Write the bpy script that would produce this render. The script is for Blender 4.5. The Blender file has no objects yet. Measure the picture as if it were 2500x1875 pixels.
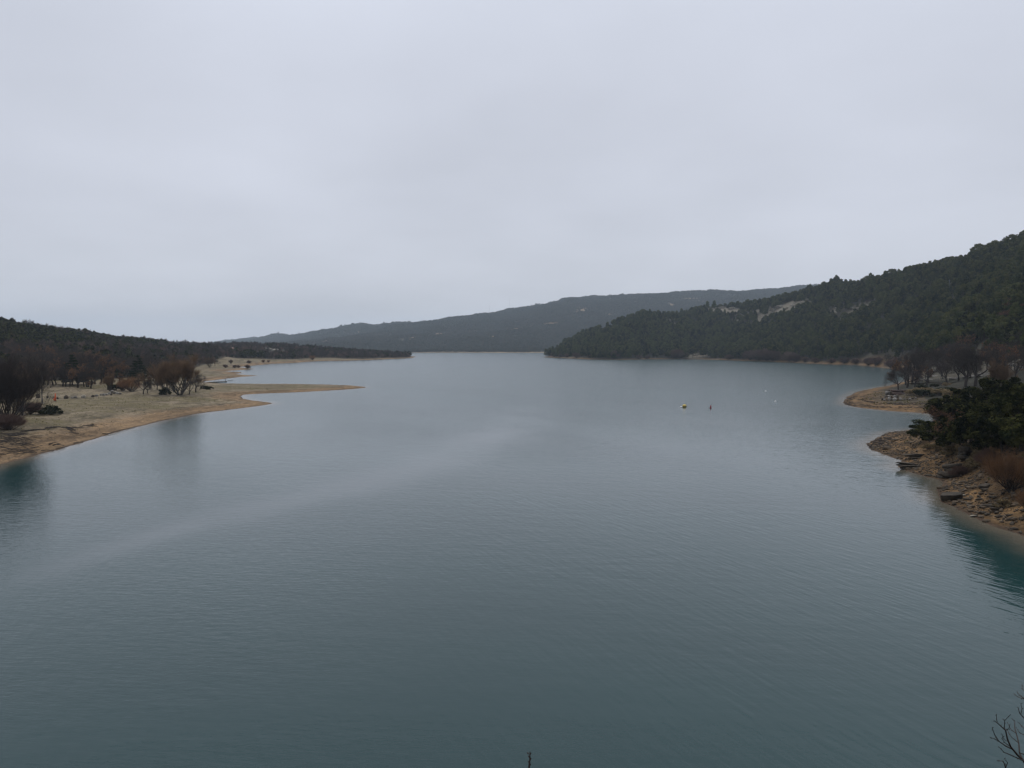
import bpy, math, random
import numpy as np
from mathutils import Vector

# ------------------------------------------------------------------ camera
sc = bpy.context.scene
COL = sc.collection
CAM_H = 20.0          # height of the viewpoint above the lake
FPX = 1923.0          # focal length in pixels of the 2500 px wide photograph
HORIZON = 846.0
PITCH = math.atan((937.5 - HORIZON) / FPX)
cam_d = bpy.data.cameras.new('camera')
cam = bpy.data.objects.new('camera', cam_d)
COL.objects.link(cam)
cam_d.sensor_width = 36.0
cam_d.lens = FPX / 2500.0 * 36.0
cam_d.clip_start = 0.1
cam_d.clip_end = 30000.0
cam.location = (0, 0, CAM_H)
cam.rotation_euler = (math.radians(90) - PITCH, 0, 0)
sc.camera = cam

# ------------------------------------------------------------------ sky and sun (overcast)
SUN_EL, SUN_AZ = math.radians(64), math.radians(6)      # azimuth from +Y towards +X
sun_dir = Vector((math.sin(SUN_AZ) * math.cos(SUN_EL), math.cos(SUN_AZ) * math.cos(SUN_EL), math.sin(SUN_EL)))
world = bpy.data.worlds.new('World')
sc.world = world
world.use_nodes = True


def build_world():
    nt = world.node_tree
    nt.nodes.clear()
    N, L = nt.nodes.new, nt.links.new
    out = N('ShaderNodeOutputWorld')
    bg = N('ShaderNodeBackground')
    bg.inputs['Strength'].default_value = 0.1
    L(bg.outputs[0], out.inputs['Surface'])
    sky = N('ShaderNodeTexSky')
    sky.sky_type = 'NISHITA'
    sky.sun_disc = False
    sky.sun_elevation = SUN_EL
    sky.sun_rotation = SUN_AZ
    tc = N('ShaderNodeTexCoord')
    nrm = N('ShaderNodeVectorMath'); nrm.operation = 'NORMALIZE'
    L(tc.outputs['Generated'], nrm.inputs[0])
    sep = N('ShaderNodeSeparateXYZ'); L(nrm.outputs[0], sep.inputs[0])
    zc = N('ShaderNodeMath'); zc.operation = 'MAXIMUM'; zc.inputs[1].default_value = 0.0
    L(sep.outputs['Z'], zc.inputs[0])
    # overcast luminance gradient
    ramp = N('ShaderNodeValToRGB')
    r = ramp.color_ramp
    r.elements[0].position = 0.0; r.elements[0].color = (0.840, 0.858, 0.935, 1)
    r.elements[1].position = 1.0; r.elements[1].color = (0.80, 0.84, 0.93, 1)
    e = r.elements.new(0.07); e.color = (0.735, 0.758, 0.838, 1)
    e = r.elements.new(0.16); e.color = (0.665, 0.690, 0.772, 1)
    e = r.elements.new(0.30); e.color = (0.640, 0.668, 0.752, 1)
    e = r.elements.new(0.45); e.color = (0.645, 0.680, 0.770, 1)
    L(zc.outputs[0], ramp.inputs[0])
    # thinner cloud around the hidden sun
    dot = N('ShaderNodeVectorMath'); dot.operation = 'DOT_PRODUCT'
    dot.inputs[1].default_value = sun_dir
    L(nrm.outputs[0], dot.inputs[0])
    mx = N('ShaderNodeMath'); mx.operation = 'MAXIMUM'; mx.inputs[1].default_value = 0.0
    L(dot.outputs['Value'], mx.inputs[0])
    pw = N('ShaderNodeMath'); pw.operation = 'POWER'; pw.inputs[1].default_value = 2.0
    L(mx.outputs[0], pw.inputs[0])
    # soft cloud texture on a layer above the ground
    den = N('ShaderNodeMath'); den.operation = 'ADD'; den.inputs[1].default_value = 0.22
    L(zc.outputs[0], den.inputs[0])
    dv = N('ShaderNodeVectorMath'); dv.operation = 'DIVIDE'
    cmb = N('ShaderNodeCombineXYZ')
    for i in range(3):
        L(den.outputs[0], cmb.inputs[i])
    L(nrm.outputs[0], dv.inputs[0]); L(cmb.outputs[0], dv.inputs[1])
    noi = N('ShaderNodeTexNoise')
    noi.inputs['Scale'].default_value = 1.25
    noi.inputs['Detail'].default_value = 5.0
    noi.inputs['Roughness'].default_value = 0.45
    L(dv.outputs[0], noi.inputs['Vector'])
    a = N('ShaderNodeMath'); a.operation = 'MULTIPLY_ADD'
    a.inputs[1].default_value = 0.36; a.inputs[2].default_value = 0.68
    L(noi.outputs['Fac'], a.inputs[0])
    b = N('ShaderNodeMath'); b.operation = 'MULTIPLY_ADD'; b.inputs[1].default_value = 0.34
    L(pw.outputs[0], b.inputs[0]); L(a.outputs[0], b.inputs[2])
    c10 = N('ShaderNodeMath'); c10.operation = 'MULTIPLY'; c10.inputs[1].default_value = 10.0
    L(b.outputs[0], c10.inputs[0])
    sca = N('ShaderNodeVectorMath'); sca.operation = 'SCALE'
    L(ramp.outputs['Color'], sca.inputs[0]); L(c10.outputs[0], sca.inputs['Scale'])
    mix = N('ShaderNodeMix'); mix.data_type = 'RGBA'
    mix.inputs['Factor'].default_value = 0.95
    L(sky.outputs[0], mix.inputs['A']); L(sca.outputs[0], mix.inputs['B'])
    L(mix.outputs['Result'], bg.inputs['Color'])


build_world()
sun_l = bpy.data.lights.new('sun', 'SUN')
sun_l.energy = 1.0
sun_l.angle = math.radians(35)
sun_l.color = (1.0, 0.96, 0.9)
sun = bpy.data.objects.new('sun', sun_l)
COL.objects.link(sun)
sun.rotation_euler = (-sun_dir).to_track_quat('-Z', 'Y').to_euler()

sc.view_settings.view_transform = 'Standard'
sc.view_settings.look = 'None'
sc.view_settings.exposure = 0.0
sc.view_settings.gamma = 1.0
sc.view_settings.use_curve_mapping = False
sc.render.engine = 'CYCLES'
sc.cycles.max_bounces = 4
sc.cycles.diffuse_bounces = 2
sc.cycles.glossy_bounces = 2
sc.cycles.volume_bounces = 2
sc.cycles.caustics_reflective = False
sc.cycles.caustics_refractive = False
sc.cycles.use_denoising = True
sc.cycles.denoiser = 'OPENIMAGEDENOISE'
sc.cycles.denoising_input_passes = 'RGB_ALBEDO_NORMAL'
sc.cycles.denoising_prefilter = 'ACCURATE'
sc.cycles.use_adaptive_sampling = False
sc.cycles.filter_width = 1.4
sc.cycles.use_light_tree = False

RNG = np.random.default_rng(7)


# ------------------------------------------------------------------ geometry of the view -> ground points
def ray(px, py):
    u = (px - 1250.0) / FPX
    v = -(py - 937.5) / FPX
    c, s = math.cos(PITCH), math.sin(PITCH)
    return np.array([u, c + v * s, -s + v * c])


def gp(px, py, z=0.0):
    d = ray(px, py)
    t = (z - CAM_H) / d[2]
    return d * t + np.array([0, 0, CAM_H])


def dp(px, py, D):
    d = ray(px, py)
    return d * (D / d[1]) + np.array([0, 0, CAM_H])


def project(x, y, z):
    c, s = math.cos(PITCH), math.sin(PITCH)
    zz = z - CAM_H
    dep = y * c - zz * s
    upv = y * s + zz * c
    return 1250 + FPX * x / dep, 937.5 - FPX * upv / dep


# ------------------------------------------------------------------ numeric noise
def _hash(ix, iy, seed):
    with np.errstate(over='ignore'):
        h = (ix.astype(np.int64) * 374761393 + iy.astype(np.int64) * 668265263 + seed * 974634777) & 0xFFFFFFFF
        h = ((h ^ (h >> 13)) * 1274126177) & 0xFFFFFFFF
        h = h ^ (h >> 16)
    return (h & 0xFFFF) / 65535.0


def vnoise(x, y, seed=0):
    x = np.asarray(x, float); y = np.asarray(y, float)
    ix, iy = np.floor(x), np.floor(y)
    fx, fy = x - ix, y - iy
    fx = fx * fx * (3 - 2 * fx); fy = fy * fy * (3 - 2 * fy)
    a = _hash(ix, iy, seed); b = _hash(ix + 1, iy, seed)
    c = _hash(ix, iy + 1, seed); d = _hash(ix + 1, iy + 1, seed)
    return (a * (1 - fx) + b * fx) * (1 - fy) + (c * (1 - fx) + d * fx) * fy


def fbm(x, y, seed=0, octv=4):
    s, a, t = 0.0, 1.0, 0.0
    for i in range(octv):
        s = s + a * vnoise(x * 2 ** i + 17.3 * i, y * 2 ** i - 9.1 * i, seed + i)
        t += a
        a *= 0.5
    return s / t


def sstep(a, b, x):
    t = np.clip((x - a) / (b - a), 0, 1)
    return t * t * (3 - 2 * t)


# ------------------------------------------------------------------ land masses
class Land:
    def __init__(self, shore, ctrl, width, rough, wave=60.0):
        self.wave = wave
        self.poly = np.array([(p[0], p[1]) for p in shore], float)
        self.width, self.rough = width, rough
        c = np.array(ctrl, float)
        self.c = c
        n = len(c)
        r = np.sqrt(((c[:, None, :2] - c[None, :, :2]) ** 2).sum(-1))
        S = self.S = 500.0
        A = np.zeros((n + 3, n + 3))
        A[:n, :n] = r / S + np.eye(n) * -0.002
        A[:n, n] = 1; A[:n, n + 1] = c[:, 0] / S; A[:n, n + 2] = c[:, 1] / S
        A[n:, :n] = A[:n, n:].T
        b = np.zeros(n + 3); b[:n] = c[:, 2]
        self.w = np.linalg.solve(A, b)

    def sd(self, x, y):
        x = np.atleast_1d(np.asarray(x, float)); y = np.atleast_1d(np.asarray(y, float))
        out = np.empty(len(x))
        P = self.poly; Q = np.roll(P, -1, 0)
        E = Q - P; L2 = (E ** 2).sum(1) + 1e-9
        for i in range(0, len(x), 20000):
            a, b = x[i:i + 20000, None], y[i:i + 20000, None]
            t = np.clip(((a - P[:, 0]) * E[:, 0] + (b - P[:, 1]) * E[:, 1]) / L2, 0, 1)
            d = np.sqrt(((a - P[:, 0] - t * E[:, 0]) ** 2 + (b - P[:, 1] - t * E[:, 1]) ** 2).min(1))
            cr = (P[:, 1] > b) != (Q[:, 1] > b)
            xi = P[:, 0] + (b - P[:, 1]) / np.where(E[:, 1] == 0, 1e-9, E[:, 1]) * E[:, 0]
            ins = ((cr & (a < xi)).sum(1) % 2) == 1
            out[i:i + 20000] = np.where(ins, d, -d)
        return out + 1.5 * (fbm(x / 9, y / 9, 111, 3) - 0.5) + 0.9 * (fbm(x / 2.6, y / 2.6, 112, 2) - 0.5)

    def h(self, x, y, sd=None):
        x = np.atleast_1d(np.asarray(x, float)); y = np.atleast_1d(np.asarray(y, float))
        s = self.sd(x, y) if sd is None else sd
        n = len(self.c)
        z = np.empty(len(x))
        for i in range(0, len(x), 20000):
            a, b = x[i:i + 20000], y[i:i + 20000]
            r = np.sqrt((a[:, None] - self.c[:, 0]) ** 2 + (b[:, None] - self.c[:, 1]) ** 2) / self.S
            z[i:i + 20000] = r @ self.w[:n] + self.w[n] + self.w[n + 1] * a / self.S + self.w[n + 2] * b / self.S
        D = np.hypot(x, y)
        # relief: scaled so that it stays small close to the water
        rel = sstep(10, 120, s) * self.rough * (fbm(x / self.wave, y / self.wave, 3) - 0.5) * 2
        fine = sstep(0.5, 12, s) * 0.35 * (fbm(x / 3.5, y / 3.5, 8, 3) - 0.5) * 2 * np.clip(400 / np.maximum(D, 1), 0, 1)
        w = sstep(0, self.width, s)
        beach = 0.10 * s
        v = beach * (1 - w) + (z + rel) * w + fine
        v = np.maximum(v, 0.02 + 0.05 * np.minimum(s, 12))
        return np.where(s > 0, v, np.maximum(s * 0.12, -5.5))

    def hit(self, px, py, d0=60.0, d1=6500.0):
        """first place where the line of sight through a photo pixel meets the land"""
        d = ray(px, py)
        D = np.exp(np.linspace(math.log(d0), math.log(d1), 2600))
        x = d[0] / d[1] * D; y = D; z = CAM_H + d[2] / d[1] * D
        hh = np.maximum(self.h(x, y), -50)
        s = self.sd(x, y)
        ok = np.where((hh >= z) & (s > 0))[0]
        if len(ok) == 0:
            k = int(np.argmin(np.abs(hh - z) + (s <= 0) * 100))
        else:
            k = ok[0]
        return np.array([x[k], y[k], hh[k]])

    def put(self, x, y):
        return float(self.h([x], [y])[0])


def G(pts, z=0.0):
    return [gp(a, b, z) for a, b in pts]


# ---- left bank
LSH = [(-500, 1290), (-250, 1205), (0, 1135), (60, 1120), (120, 1103), (200, 1080), (300, 1051), (400, 1026), (480, 1010), (560, 1000), (610, 994),
       (648, 988.5), (665, 985), (655, 982), (625, 979), (595, 974), (584, 968), (600, 963), (660, 960), (740, 957), (810, 953), (865, 949.5),
       (893, 946.5), (893, 944.5), (860, 941.5), (800, 939.5), (718, 938), (602, 938), (540, 936.5), (505, 935), (492, 933), (505, 930),
       (545, 925.5), (590, 920), (631, 917.3), (600, 916), (574, 913), (590, 911), (587, 908.5), (560, 908), (541, 907), (570, 904.5), (600, 902.5),
       (623, 900.8), (605, 899), (585, 897), (600, 893.5), (625, 892), (666, 888), (718, 886), (776, 881.5), (820, 880.5), (863, 880), (930, 877.5), (1006, 874)]
left_shore = G(LSH) + [(-190, 1560), (-420, 1850), (-1100, 2250), (-2300, 2300), (-2300, 60), (-300, 60)]
LC = []
for p in G(LSH):
    LC.append((p[0], p[1], 0.25))
for px, py, z in [(300, 1000, 1.5), (100, 1055, 1.6), (20, 1080, 1.8), (100, 985, 2.6), (230, 962, 2.6), (440, 965, 1.6), (200, 938, 3.0), (350, 947, 2.3),
                  (120, 917, 3.4), (250, 912, 3.4), (0, 1000, 3.2), (-200, 1000, 4), (-200, 1120, 3), (700, 948, .8), (550, 950, 1.1), (520, 921, .8), (520, 904, .8),
                  (560, 893, 1.2), (480, 905, 2.0), (450, 930, 1.6), (380, 925, 2.8), (620, 884, 2.5), (720, 880, 3.0), (-100, 930, 5), (-300, 950, 6),
                  (330, 903, 3.6), (430, 900, 3.0)]:
    LC.append(tuple(gp(px, py, z)))
LR = [(-400, 730, 560), (-200, 760, 650), (0, 783, 750), (42, 789, 770), (70, 800, 790), (117, 803, 820), (146, 806, 850), (179, 807, 870), (212, 813, 900), (270, 826, 950),
      (310, 827, 980), (353, 833, 1020), (388, 835, 1060), (435, 841, 1120), (494, 842, 1180), (545, 841, 1230), (600, 840, 1290), (660, 839, 1330), (718, 844, 1370), (776, 849, 1400),
      (834, 854, 1400), (877, 858, 1400), (930, 860, 1395)]
for px, py, D in LR:
    p = dp(px, py, D)
    zz = max(p[2] - 6.5, 3)
    LC.append((p[0], p[1], zz))
    LC.append((p[0] * 1.22, p[1] * 1.22, zz * 0.72))
    if px < 600:
        for t, k in ((0.72, 0.42), (0.84, 0.7)):
            LC.append((p[0] * t, p[1] * t, 3.5 + (zz - 3.5) * k))
LC += [(-400, 1900, 12), (-1500, 2100, 20), (-2200, 1500, 60), (-2200, 300, 60), (-280, 70, 2)]
LEFT = Land(left_shore, LC, 12.0, 2.2)

# ---- right bank
RSH = [(1322, 871.5), (1350, 873.3), (1379, 874.6), (1442, 877.5), (1521, 878), (1585, 877), (1650, 877), (1711, 877.3), (1770, 879), (1838, 881.5), (1933, 885.5), (1996, 888.5),
       (2036, 889.8), (2090, 891.5), (2158, 898), (2188, 902), (2212, 908), (2226, 917), (2216, 929), (2190, 937), (2160, 943), (2120, 950), (2090, 958), (2070, 968),
       (2059, 982), (2066, 989), (2084, 993.5), (2120, 998), (2170, 1003), (2250, 1008), (2295, 1014), (2306, 1026), (2292, 1040), (2250, 1047), (2218, 1051),
       (2173, 1055.5), (2136, 1071), (2119, 1086), (2132, 1098), (2159, 1109), (2200, 1124), (2190, 1139), (2228, 1151), (2257, 1164), (2288, 1171), (2294, 1190),
       (2290, 1205), (2292, 1225), (2327, 1239), (2370, 1260), (2411, 1279), (2460, 1297), (2500, 1312), (2620, 1365), (2800, 1450)]
right_shore = G(RSH) + [(75, 58), (140, 40), (1500, 40), (2600, 1500), (1800, 2700), (700, 2200), (260, 1900), (110, 1650)]
RC = []
for p in G(RSH):
    RC.append((p[0], p[1], 0.25))
for px, py, z in [(2500, 1215, 3.2), (2500, 1110, 6), (2400, 1160, 3.2), (2400, 1095, 4.8), (2330, 1105, 3), (2300, 1068, 3.6), (2250, 1080, 2.4), (2200, 1088, 1.3), (2700, 1160, 8),
                  (2300, 972, 2.3), (2250, 962, 2.6), (2200, 968, 1.7), (2140, 978, 0.9), (2300, 945, 3.4), (2400, 935, 4.4), (2350, 918, 5.5), (2270, 917, 3.4), (2250, 900, 4),
                  (2320, 892, 8.5), (2450, 887, 13), (2500, 864, 17), (2400, 1000, 5), (2500, 1010, 7), (2350, 1030, 3.6), (2420, 905, 9), (2700, 1000, 11), (2800, 880, 18)]:
    RC.append(tuple(gp(px, py, z)))
RR1 = [(1340, 862, 1525), (1380, 843, 1545), (1440, 812, 1565), (1500, 792, 1580), (1550, 770, 1590), (1575, 763, 1600), (1610, 765, 1600), (1640, 769, 1590), (1690, 775, 1560)]
RR2 = [(1696, 773, 1760), (1752, 743, 1700), (1800, 740, 1660), (1854, 737, 1600), (1901, 724, 1520), (1952, 712, 1440), (1973, 706, 1400), (2036, 687, 1310), (2125, 682, 1200),
       (2206, 660, 1110), (2266, 649, 1050), (2312, 641, 1000), (2350, 636, 960), (2415, 613, 905), (2442, 603, 880), (2472, 592, 855), (2500, 590, 830), (2600, 570, 780), (2800, 530, 700), (3100, 480, 600)]
shore_by_px = sorted([(a, gp(a, b)[1]) for a, b in RSH[:16]])
for k, (px, py, D) in enumerate(RR1 + RR2):
    p = dp(px, py, D)
    zz = max(p[2] - 9.5, 1.0)
    RC.append((p[0], p[1], zz))
    RC.append((p[0] * 1.25, p[1] * 1.25, zz * 0.55))
    if px < 2190:
        ds = float(np.interp(px, [a for a, b in shore_by_px], [b for a, b in shore_by_px]))
        zs = 0.0
        tt = ((0.30, 0.20), (0.62, 0.55))
    else:
        ds = float(np.interp(px, [2190, 2300, 2500, 3100], [700, 490, 300, 240]))
        zs = float(np.interp(px, [2190, 2300, 2500, 3100], [3, 9, 16, 22]))
        tt = ((0.28, 0.20), (0.62, 0.55))
    if D - ds > 80:
        for t, g in tt:
            f = (ds + (D - ds) * t) / D
            RC.append((p[0] * f, p[1] * f, zs + (zz - zs) * g))
RC += [(1800, 2000, 60), (2400, 1500, 120), (1200, 300, 120), (1400, 60, 100), (300, 50, 15)]
RIGHT = Land(right_shore, RC, 10.0, 5.0)

# ---- far hill
far_shore = [(-6500, 7300), (-4200, 5600), (-2300, 3900), (-900, 2800), (-420, 2590), (-200, 2560), (0, 2545), (120, 2555), (300, 2530), (900, 2400), (2500, 2300),
             (7000, 3000), (7000, 10000), (-8500, 11500), (-9000, 8500)]
FC = [(a, b, 0.5) for a, b in far_shore[:11]]
FR = [(430, 843, 8288), (516, 838, 7840), (553, 831, 7504), (614, 824, 6944), (683, 816, 6272), (760, 811, 5600), (825, 801, 5200), (891, 795, 5200), (943, 790, 5000), (968, 788, 5000), (1009, 787, 5000), (1082, 778, 5000),
      (1151, 771.5, 5000), (1200, 767, 5000), (1232, 759, 5000), (1273, 755, 5000), (1318, 743, 5000), (1359, 735, 5000), (1400, 731, 5000), (1436, 728, 5000), (1528, 722, 5000), (1616, 719, 5000),
      (1711, 715, 5000), (1749, 716, 5000), (1822, 713, 5000), (1901, 708, 5000), (1980, 700, 5000), (2012, 697, 5000), (2200, 690, 5000), (2600, 690, 5000)]
for px, py, D in FR:
    p = dp(px, py, D)
    zz = p[2] - 10.0
    FC.append((p[0], p[1], zz))
    FC.append((p[0] * 1.2, p[1] * 1.2, zz * 0.8))
    ds = max(2550.0, D * 0.72 if D > 5050 else 2550)
    for t, g in ((0.35, 0.36), (0.7, 0.80)):
        f = (ds + (D - ds) * t) / D
        FC.append((p[0] * f, p[1] * f, zz * g))
FAR = Land(far_shore, FC, 30.0, 26.0, 170.0)


# ------------------------------------------------------------------ scene helpers
def tag(o, label=None, cat=None, group=None, kind=None):
    if label: o['label'] = label
    if cat: o['category'] = cat
    if group: o['group'] = group
    if kind: o['kind'] = kind
    return o


def mesh_np(name, V, faces, mats=(), midx=None, smooth=False):
    """V (n,3); faces: list of int arrays (m,k)"""
    me = bpy.data.meshes.new(name)
    V = np.asarray(V, np.float32)
    me.vertices.add(len(V))
    me.vertices.foreach_set('co', V.ravel())
    lens = np.concatenate([np.full(len(f), f.shape[1]) for f in faces]) if faces else np.zeros(0, int)
    loops = np.concatenate([f.ravel() for f in faces]) if faces else np.zeros(0, int)
    me.loops.add(len(loops))
    me.loops.foreach_set('vertex_index', loops.astype(np.int32))
    me.polygons.add(len(lens))
    me.polygons.foreach_set('loop_start', np.concatenate([[0], np.cumsum(lens)[:-1]]).astype(np.int32) if len(lens) else np.zeros(0, np.int32))
    me.polygons.foreach_set('loop_total', lens.astype(np.int32)) if False else None
    if midx is not None:
        me.polygons.foreach_set('material_index', np.asarray(midx, np.int32))
    if smooth:
        me.polygons.foreach_set('use_smooth', np.ones(len(lens), bool))
    me.update(calc_edges=True)
    for m in mats:
        me.materials.append(m)
    return me


def attr(me, name, vals):
    a = me.attributes.new(name, 'FLOAT', 'POINT')
    a.data.foreach_set('value', np.asarray(vals, np.float32))


def obj(name, me, parent=None, loc=(0, 0, 0)):
    o = bpy.data.objects.new(name, me)
    COL.objects.link(o)
    o.location = loc
    if parent is not None:
        o.parent = parent
    return o


def empty(name, loc, rz=0.0, s=1.0):
    o = bpy.data.objects.new(name, None)
    COL.objects.link(o)
    o.empty_display_size = 0.3
    o.location = loc
    o.rotation_euler = (0, 0, rz)
    o.scale = (s, s, s) if np.isscalar(s) else s
    return o


# ------------------------------------------------------------------ materials
def new_mat(name):
    m = bpy.data.materials.new(name)
    m.use_nodes = True
    nt = m.node_tree
    nt.nodes.clear()
    out = nt.nodes.new('ShaderNodeOutputMaterial')
    return m, nt, nt.nodes.new, nt.links.new, out


def mixc(nt, fac, a, b, blend='MIX'):
    n = nt.nodes.new('ShaderNodeMix'); n.data_type = 'RGBA'; n.blend_type = blend
    for key, v in (('Factor', fac), ('A', a), ('B', b)):
        if hasattr(v, 'links') or hasattr(v, 'is_linked'):
            nt.links.new(v, n.inputs[key])
        elif isinstance(v, (tuple, list)):
            n.inputs[key].default_value = (*v, 1) if len(v) == 3 else v
        else:
            n.inputs[key].default_value = v
    return n.outputs['Result']


def mth(nt, op, a, b=None, c=None, clamp=False):
    n = nt.nodes.new('ShaderNodeMath'); n.operation = op; n.use_clamp = clamp
    for i, v in enumerate((a, b, c)):
        if v is None: continue
        if hasattr(v, 'is_linked'): nt.links.new(v, n.inputs[i])
        else: n.inputs[i].default_value = v
    return n.outputs[0]


def maprange(nt, v, a, b, c=0.0, d=1.0, smooth=True):
    n = nt.nodes.new('ShaderNodeMapRange')
    n.interpolation_type = 'SMOOTHSTEP' if smooth else 'LINEAR'
    nt.links.new(v, n.inputs['Value'])
    n.inputs['From Min'].default_value = a; n.inputs['From Max'].default_value = b
    n.inputs['To Min'].default_value = c; n.inputs['To Max'].default_value = d
    return n.outputs['Result']


def noise(nt, vec, scale, detail=3.0, rough=0.55, col=False):
    n = nt.nodes.new('ShaderNodeTexNoise')
    n.inputs['Scale'].default_value = scale
    n.inputs['Detail'].default_value = detail
    n.inputs['Roughness'].default_value = rough
    if vec is not None: nt.links.new(vec, n.inputs['Vector'])
    return n.outputs['Color'] if col else n.outputs['Fac']


def pos(nt, scale=None, rotz=0.0):
    g = nt.nodes.new('ShaderNodeNewGeometry')
    v = g.outputs['Position']
    if scale is not None or rotz:
        m = nt.nodes.new('ShaderNodeMapping'); m.vector_type = 'POINT'
        nt.links.new(v, m.inputs['Vector'])
        r = nt.nodes.new('ShaderNodeVectorRotate'); r.rotation_type = 'Z_AXIS'
        r.inputs['Angle'].default_value = rotz
        nt.links.new(v, r.inputs['Vector'])
        nt.links.new(r.outputs[0], m.inputs['Vector'])
        m.inputs['Scale'].default_value = scale or (1, 1, 1)
        v = m.outputs[0]
    return v


def aval(nt, name):
    n = nt.nodes.new('ShaderNodeAttribute'); n.attribute_name = name
    return n.outputs['Fac']


def foliage_mat(name, c1, c2, c3=None, nscale=0.35):
    """leaf colour: varies from plant to plant and from clump to clump"""
    m, nt, N, L, out = new_mat(name)
    oi = N('ShaderNodeObjectInfo')
    tc = N('ShaderNodeTexCoord')
    n1 = noise(nt, tc.outputs['Object'], nscale, 2.0)
    col = mixc(nt, oi.outputs['Random'], c1, c2)
    if c3:
        col = mixc(nt, maprange(nt, n1, 0.42, 0.65), col, c3)
    else:
        col = mixc(nt, maprange(nt, n1, 0.3, 0.7, 0.0, 0.6), col, tuple(x * 1.5 for x in c2))
    d = N('ShaderNodeBsdfDiffuse')
    L(col, d.inputs['Color'])
    t = N('ShaderNodeBsdfTranslucent'); L(col, t.inputs['Color'])
    mx = N('ShaderNodeMixShader'); mx.inputs[0].default_value = 0.22
    L(d.outputs[0], mx.inputs[1]); L(t.outputs[0], mx.inputs[2])
    L(mx.outputs[0], out.inputs['Surface'])
    return m


def plain_mat(name, c1, c2=None, nscale=2.0, rough=0.8, bump=0.0, metal=0.0, random=True):
    m, nt, N, L, out = new_mat(name)
    p = N('ShaderNodeBsdfPrincipled')
    p.inputs['Roughness'].default_value = rough
    p.inputs['Metallic'].default_value = metal
    p.inputs['Specular IOR Level'].default_value = 0.3
    tc = N('ShaderNodeTexCoord')
    n1 = noise(nt, tc.outputs['Object'], nscale, 5.0, 0.65)
    col = mixc(nt, maprange(nt, n1, 0.35, 0.65), c1, c2 or tuple(x * 0.6 for x in c1))
    if random:
        oi = N('ShaderNodeObjectInfo')
        v = mth(nt, 'MULTIPLY_ADD', oi.outputs['Random'], 0.5, 0.75)
        h = N('ShaderNodeHueSaturation'); L(v, h.inputs['Value']); L(col, h.inputs['Color'])
        col = h.outputs[0]
    L(col, p.inputs['Base Color'])
    if bump:
        b = N('ShaderNodeBump'); b.inputs['Distance'].default_value = bump
        L(noise(nt, tc.outputs['Object'], nscale * 3, 6.0, 0.7), b.inputs['Height'])
        L(b.outputs[0], p.inputs['Normal'])
    L(p.outputs[0], out.inputs['Surface'])
    return m


M = {}
M['pine'] = foliage_mat('pine_needles', (0.009, 0.015, 0.007), (0.066, 0.082, 0.028), (0.110, 0.114, 0.042), 0.28)
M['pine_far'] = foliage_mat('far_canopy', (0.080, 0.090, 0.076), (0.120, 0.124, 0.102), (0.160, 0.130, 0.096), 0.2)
M['cedar'] = foliage_mat('cedar_needles', (0.014, 0.022, 0.013), (0.022, 0.032, 0.017))
M['holm'] = foliage_mat('holm_oak_leaves', (0.007, 0.010, 0.005), (0.020, 0.025, 0.010), (0.070, 0.070, 0.024), 0.6)
M['brown_leaf'] = foliage_mat('dead_oak_leaves', (0.105, 0.060, 0.038), (0.15, 0.084, 0.048))
M['heath'] = foliage_mat('dry_scrub', (0.15, 0.115, 0.065), (0.21, 0.16, 0.09))
M['darkbush'] = foliage_mat('dark_shrub_leaves', (0.020, 0.024, 0.014), (0.030, 0.034, 0.018))
M['bark'] = plain_mat('bark', (0.055, 0.045, 0.038), (0.03, 0.024, 0.02), 3.0, 0.9)
M['bark_grey'] = plain_mat('grey_bark', (0.085, 0.075, 0.066), (0.045, 0.038, 0.034), 3.0, 0.9)
M['twig'] = plain_mat('brown_twigs', (0.058, 0.043, 0.033), (0.04, 0.03, 0.024), 0.4, 0.9)
M['twig_dark'] = plain_mat('dark_twigs', (0.048, 0.034, 0.028), (0.032, 0.024, 0.02), 0.4, 0.9)
M['twig_red'] = plain_mat('russet_twigs', (0.155, 0.095, 0.050), (0.11, 0.068, 0.040), 0.4, 0.9)
M['twig_orange'] = plain_mat('orange_twigs', (0.21, 0.105, 0.045), (0.14, 0.075, 0.038), 0.4, 0.9)
M['twig_rose'] = plain_mat('rosy_twigs', (0.14, 0.085, 0.065), (0.10, 0.064, 0.052), 0.4, 0.9)
M['limestone'] = plain_mat('limestone', (0.31, 0.275, 0.215), (0.14, 0.128, 0.105), 0.35, 0.9, 0.15)
M['boulder'] = plain_mat('boulder_stone', (0.26, 0.24, 0.21), (0.11, 0.10, 0.09), 1.2, 0.9, 0.08)
M['darkrock'] = plain_mat('dark_rock', (0.085, 0.067, 0.048), (0.034, 0.028, 0.021), 1.1, 0.85, 0.10)
M['stone'] = plain_mat('shore_stone', (0.145, 0.105, 0.066), (0.065, 0.049, 0.035), 1.5, 0.9, 0.04)
M['brownwall'] = plain_mat('brown_earth', (0.085, 0.052, 0.042), (0.05, 0.034, 0.028), 0.8, 0.9, 0.05)
M['wood'] = plain_mat('grey_wood', (0.16, 0.13, 0.10), (0.09, 0.075, 0.06), 3.0, 0.85, 0.01)
M['drift'] = plain_mat('wet_driftwood', (0.05, 0.040, 0.034), (0.03, 0.025, 0.022), 3.0, 0.8, 0.01)
M['pale_wood'] = plain_mat('pale_wood', (0.42, 0.38, 0.29), (0.32, 0.28, 0.2), 3.0, 0.85, 0.01)
M['black'] = plain_mat('dark_metal', (0.03, 0.028, 0.026), None, 3.0, 0.6, 0, 0.0)
M['grey_metal'] = plain_mat('grey_metal', (0.22, 0.23, 0.24), None, 3.0, 0.5, 0, 0.3)
M['concrete'] = plain_mat('concrete', (0.38, 0.37, 0.34), (0.28, 0.27, 0.25), 2.0, 0.9)
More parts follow.
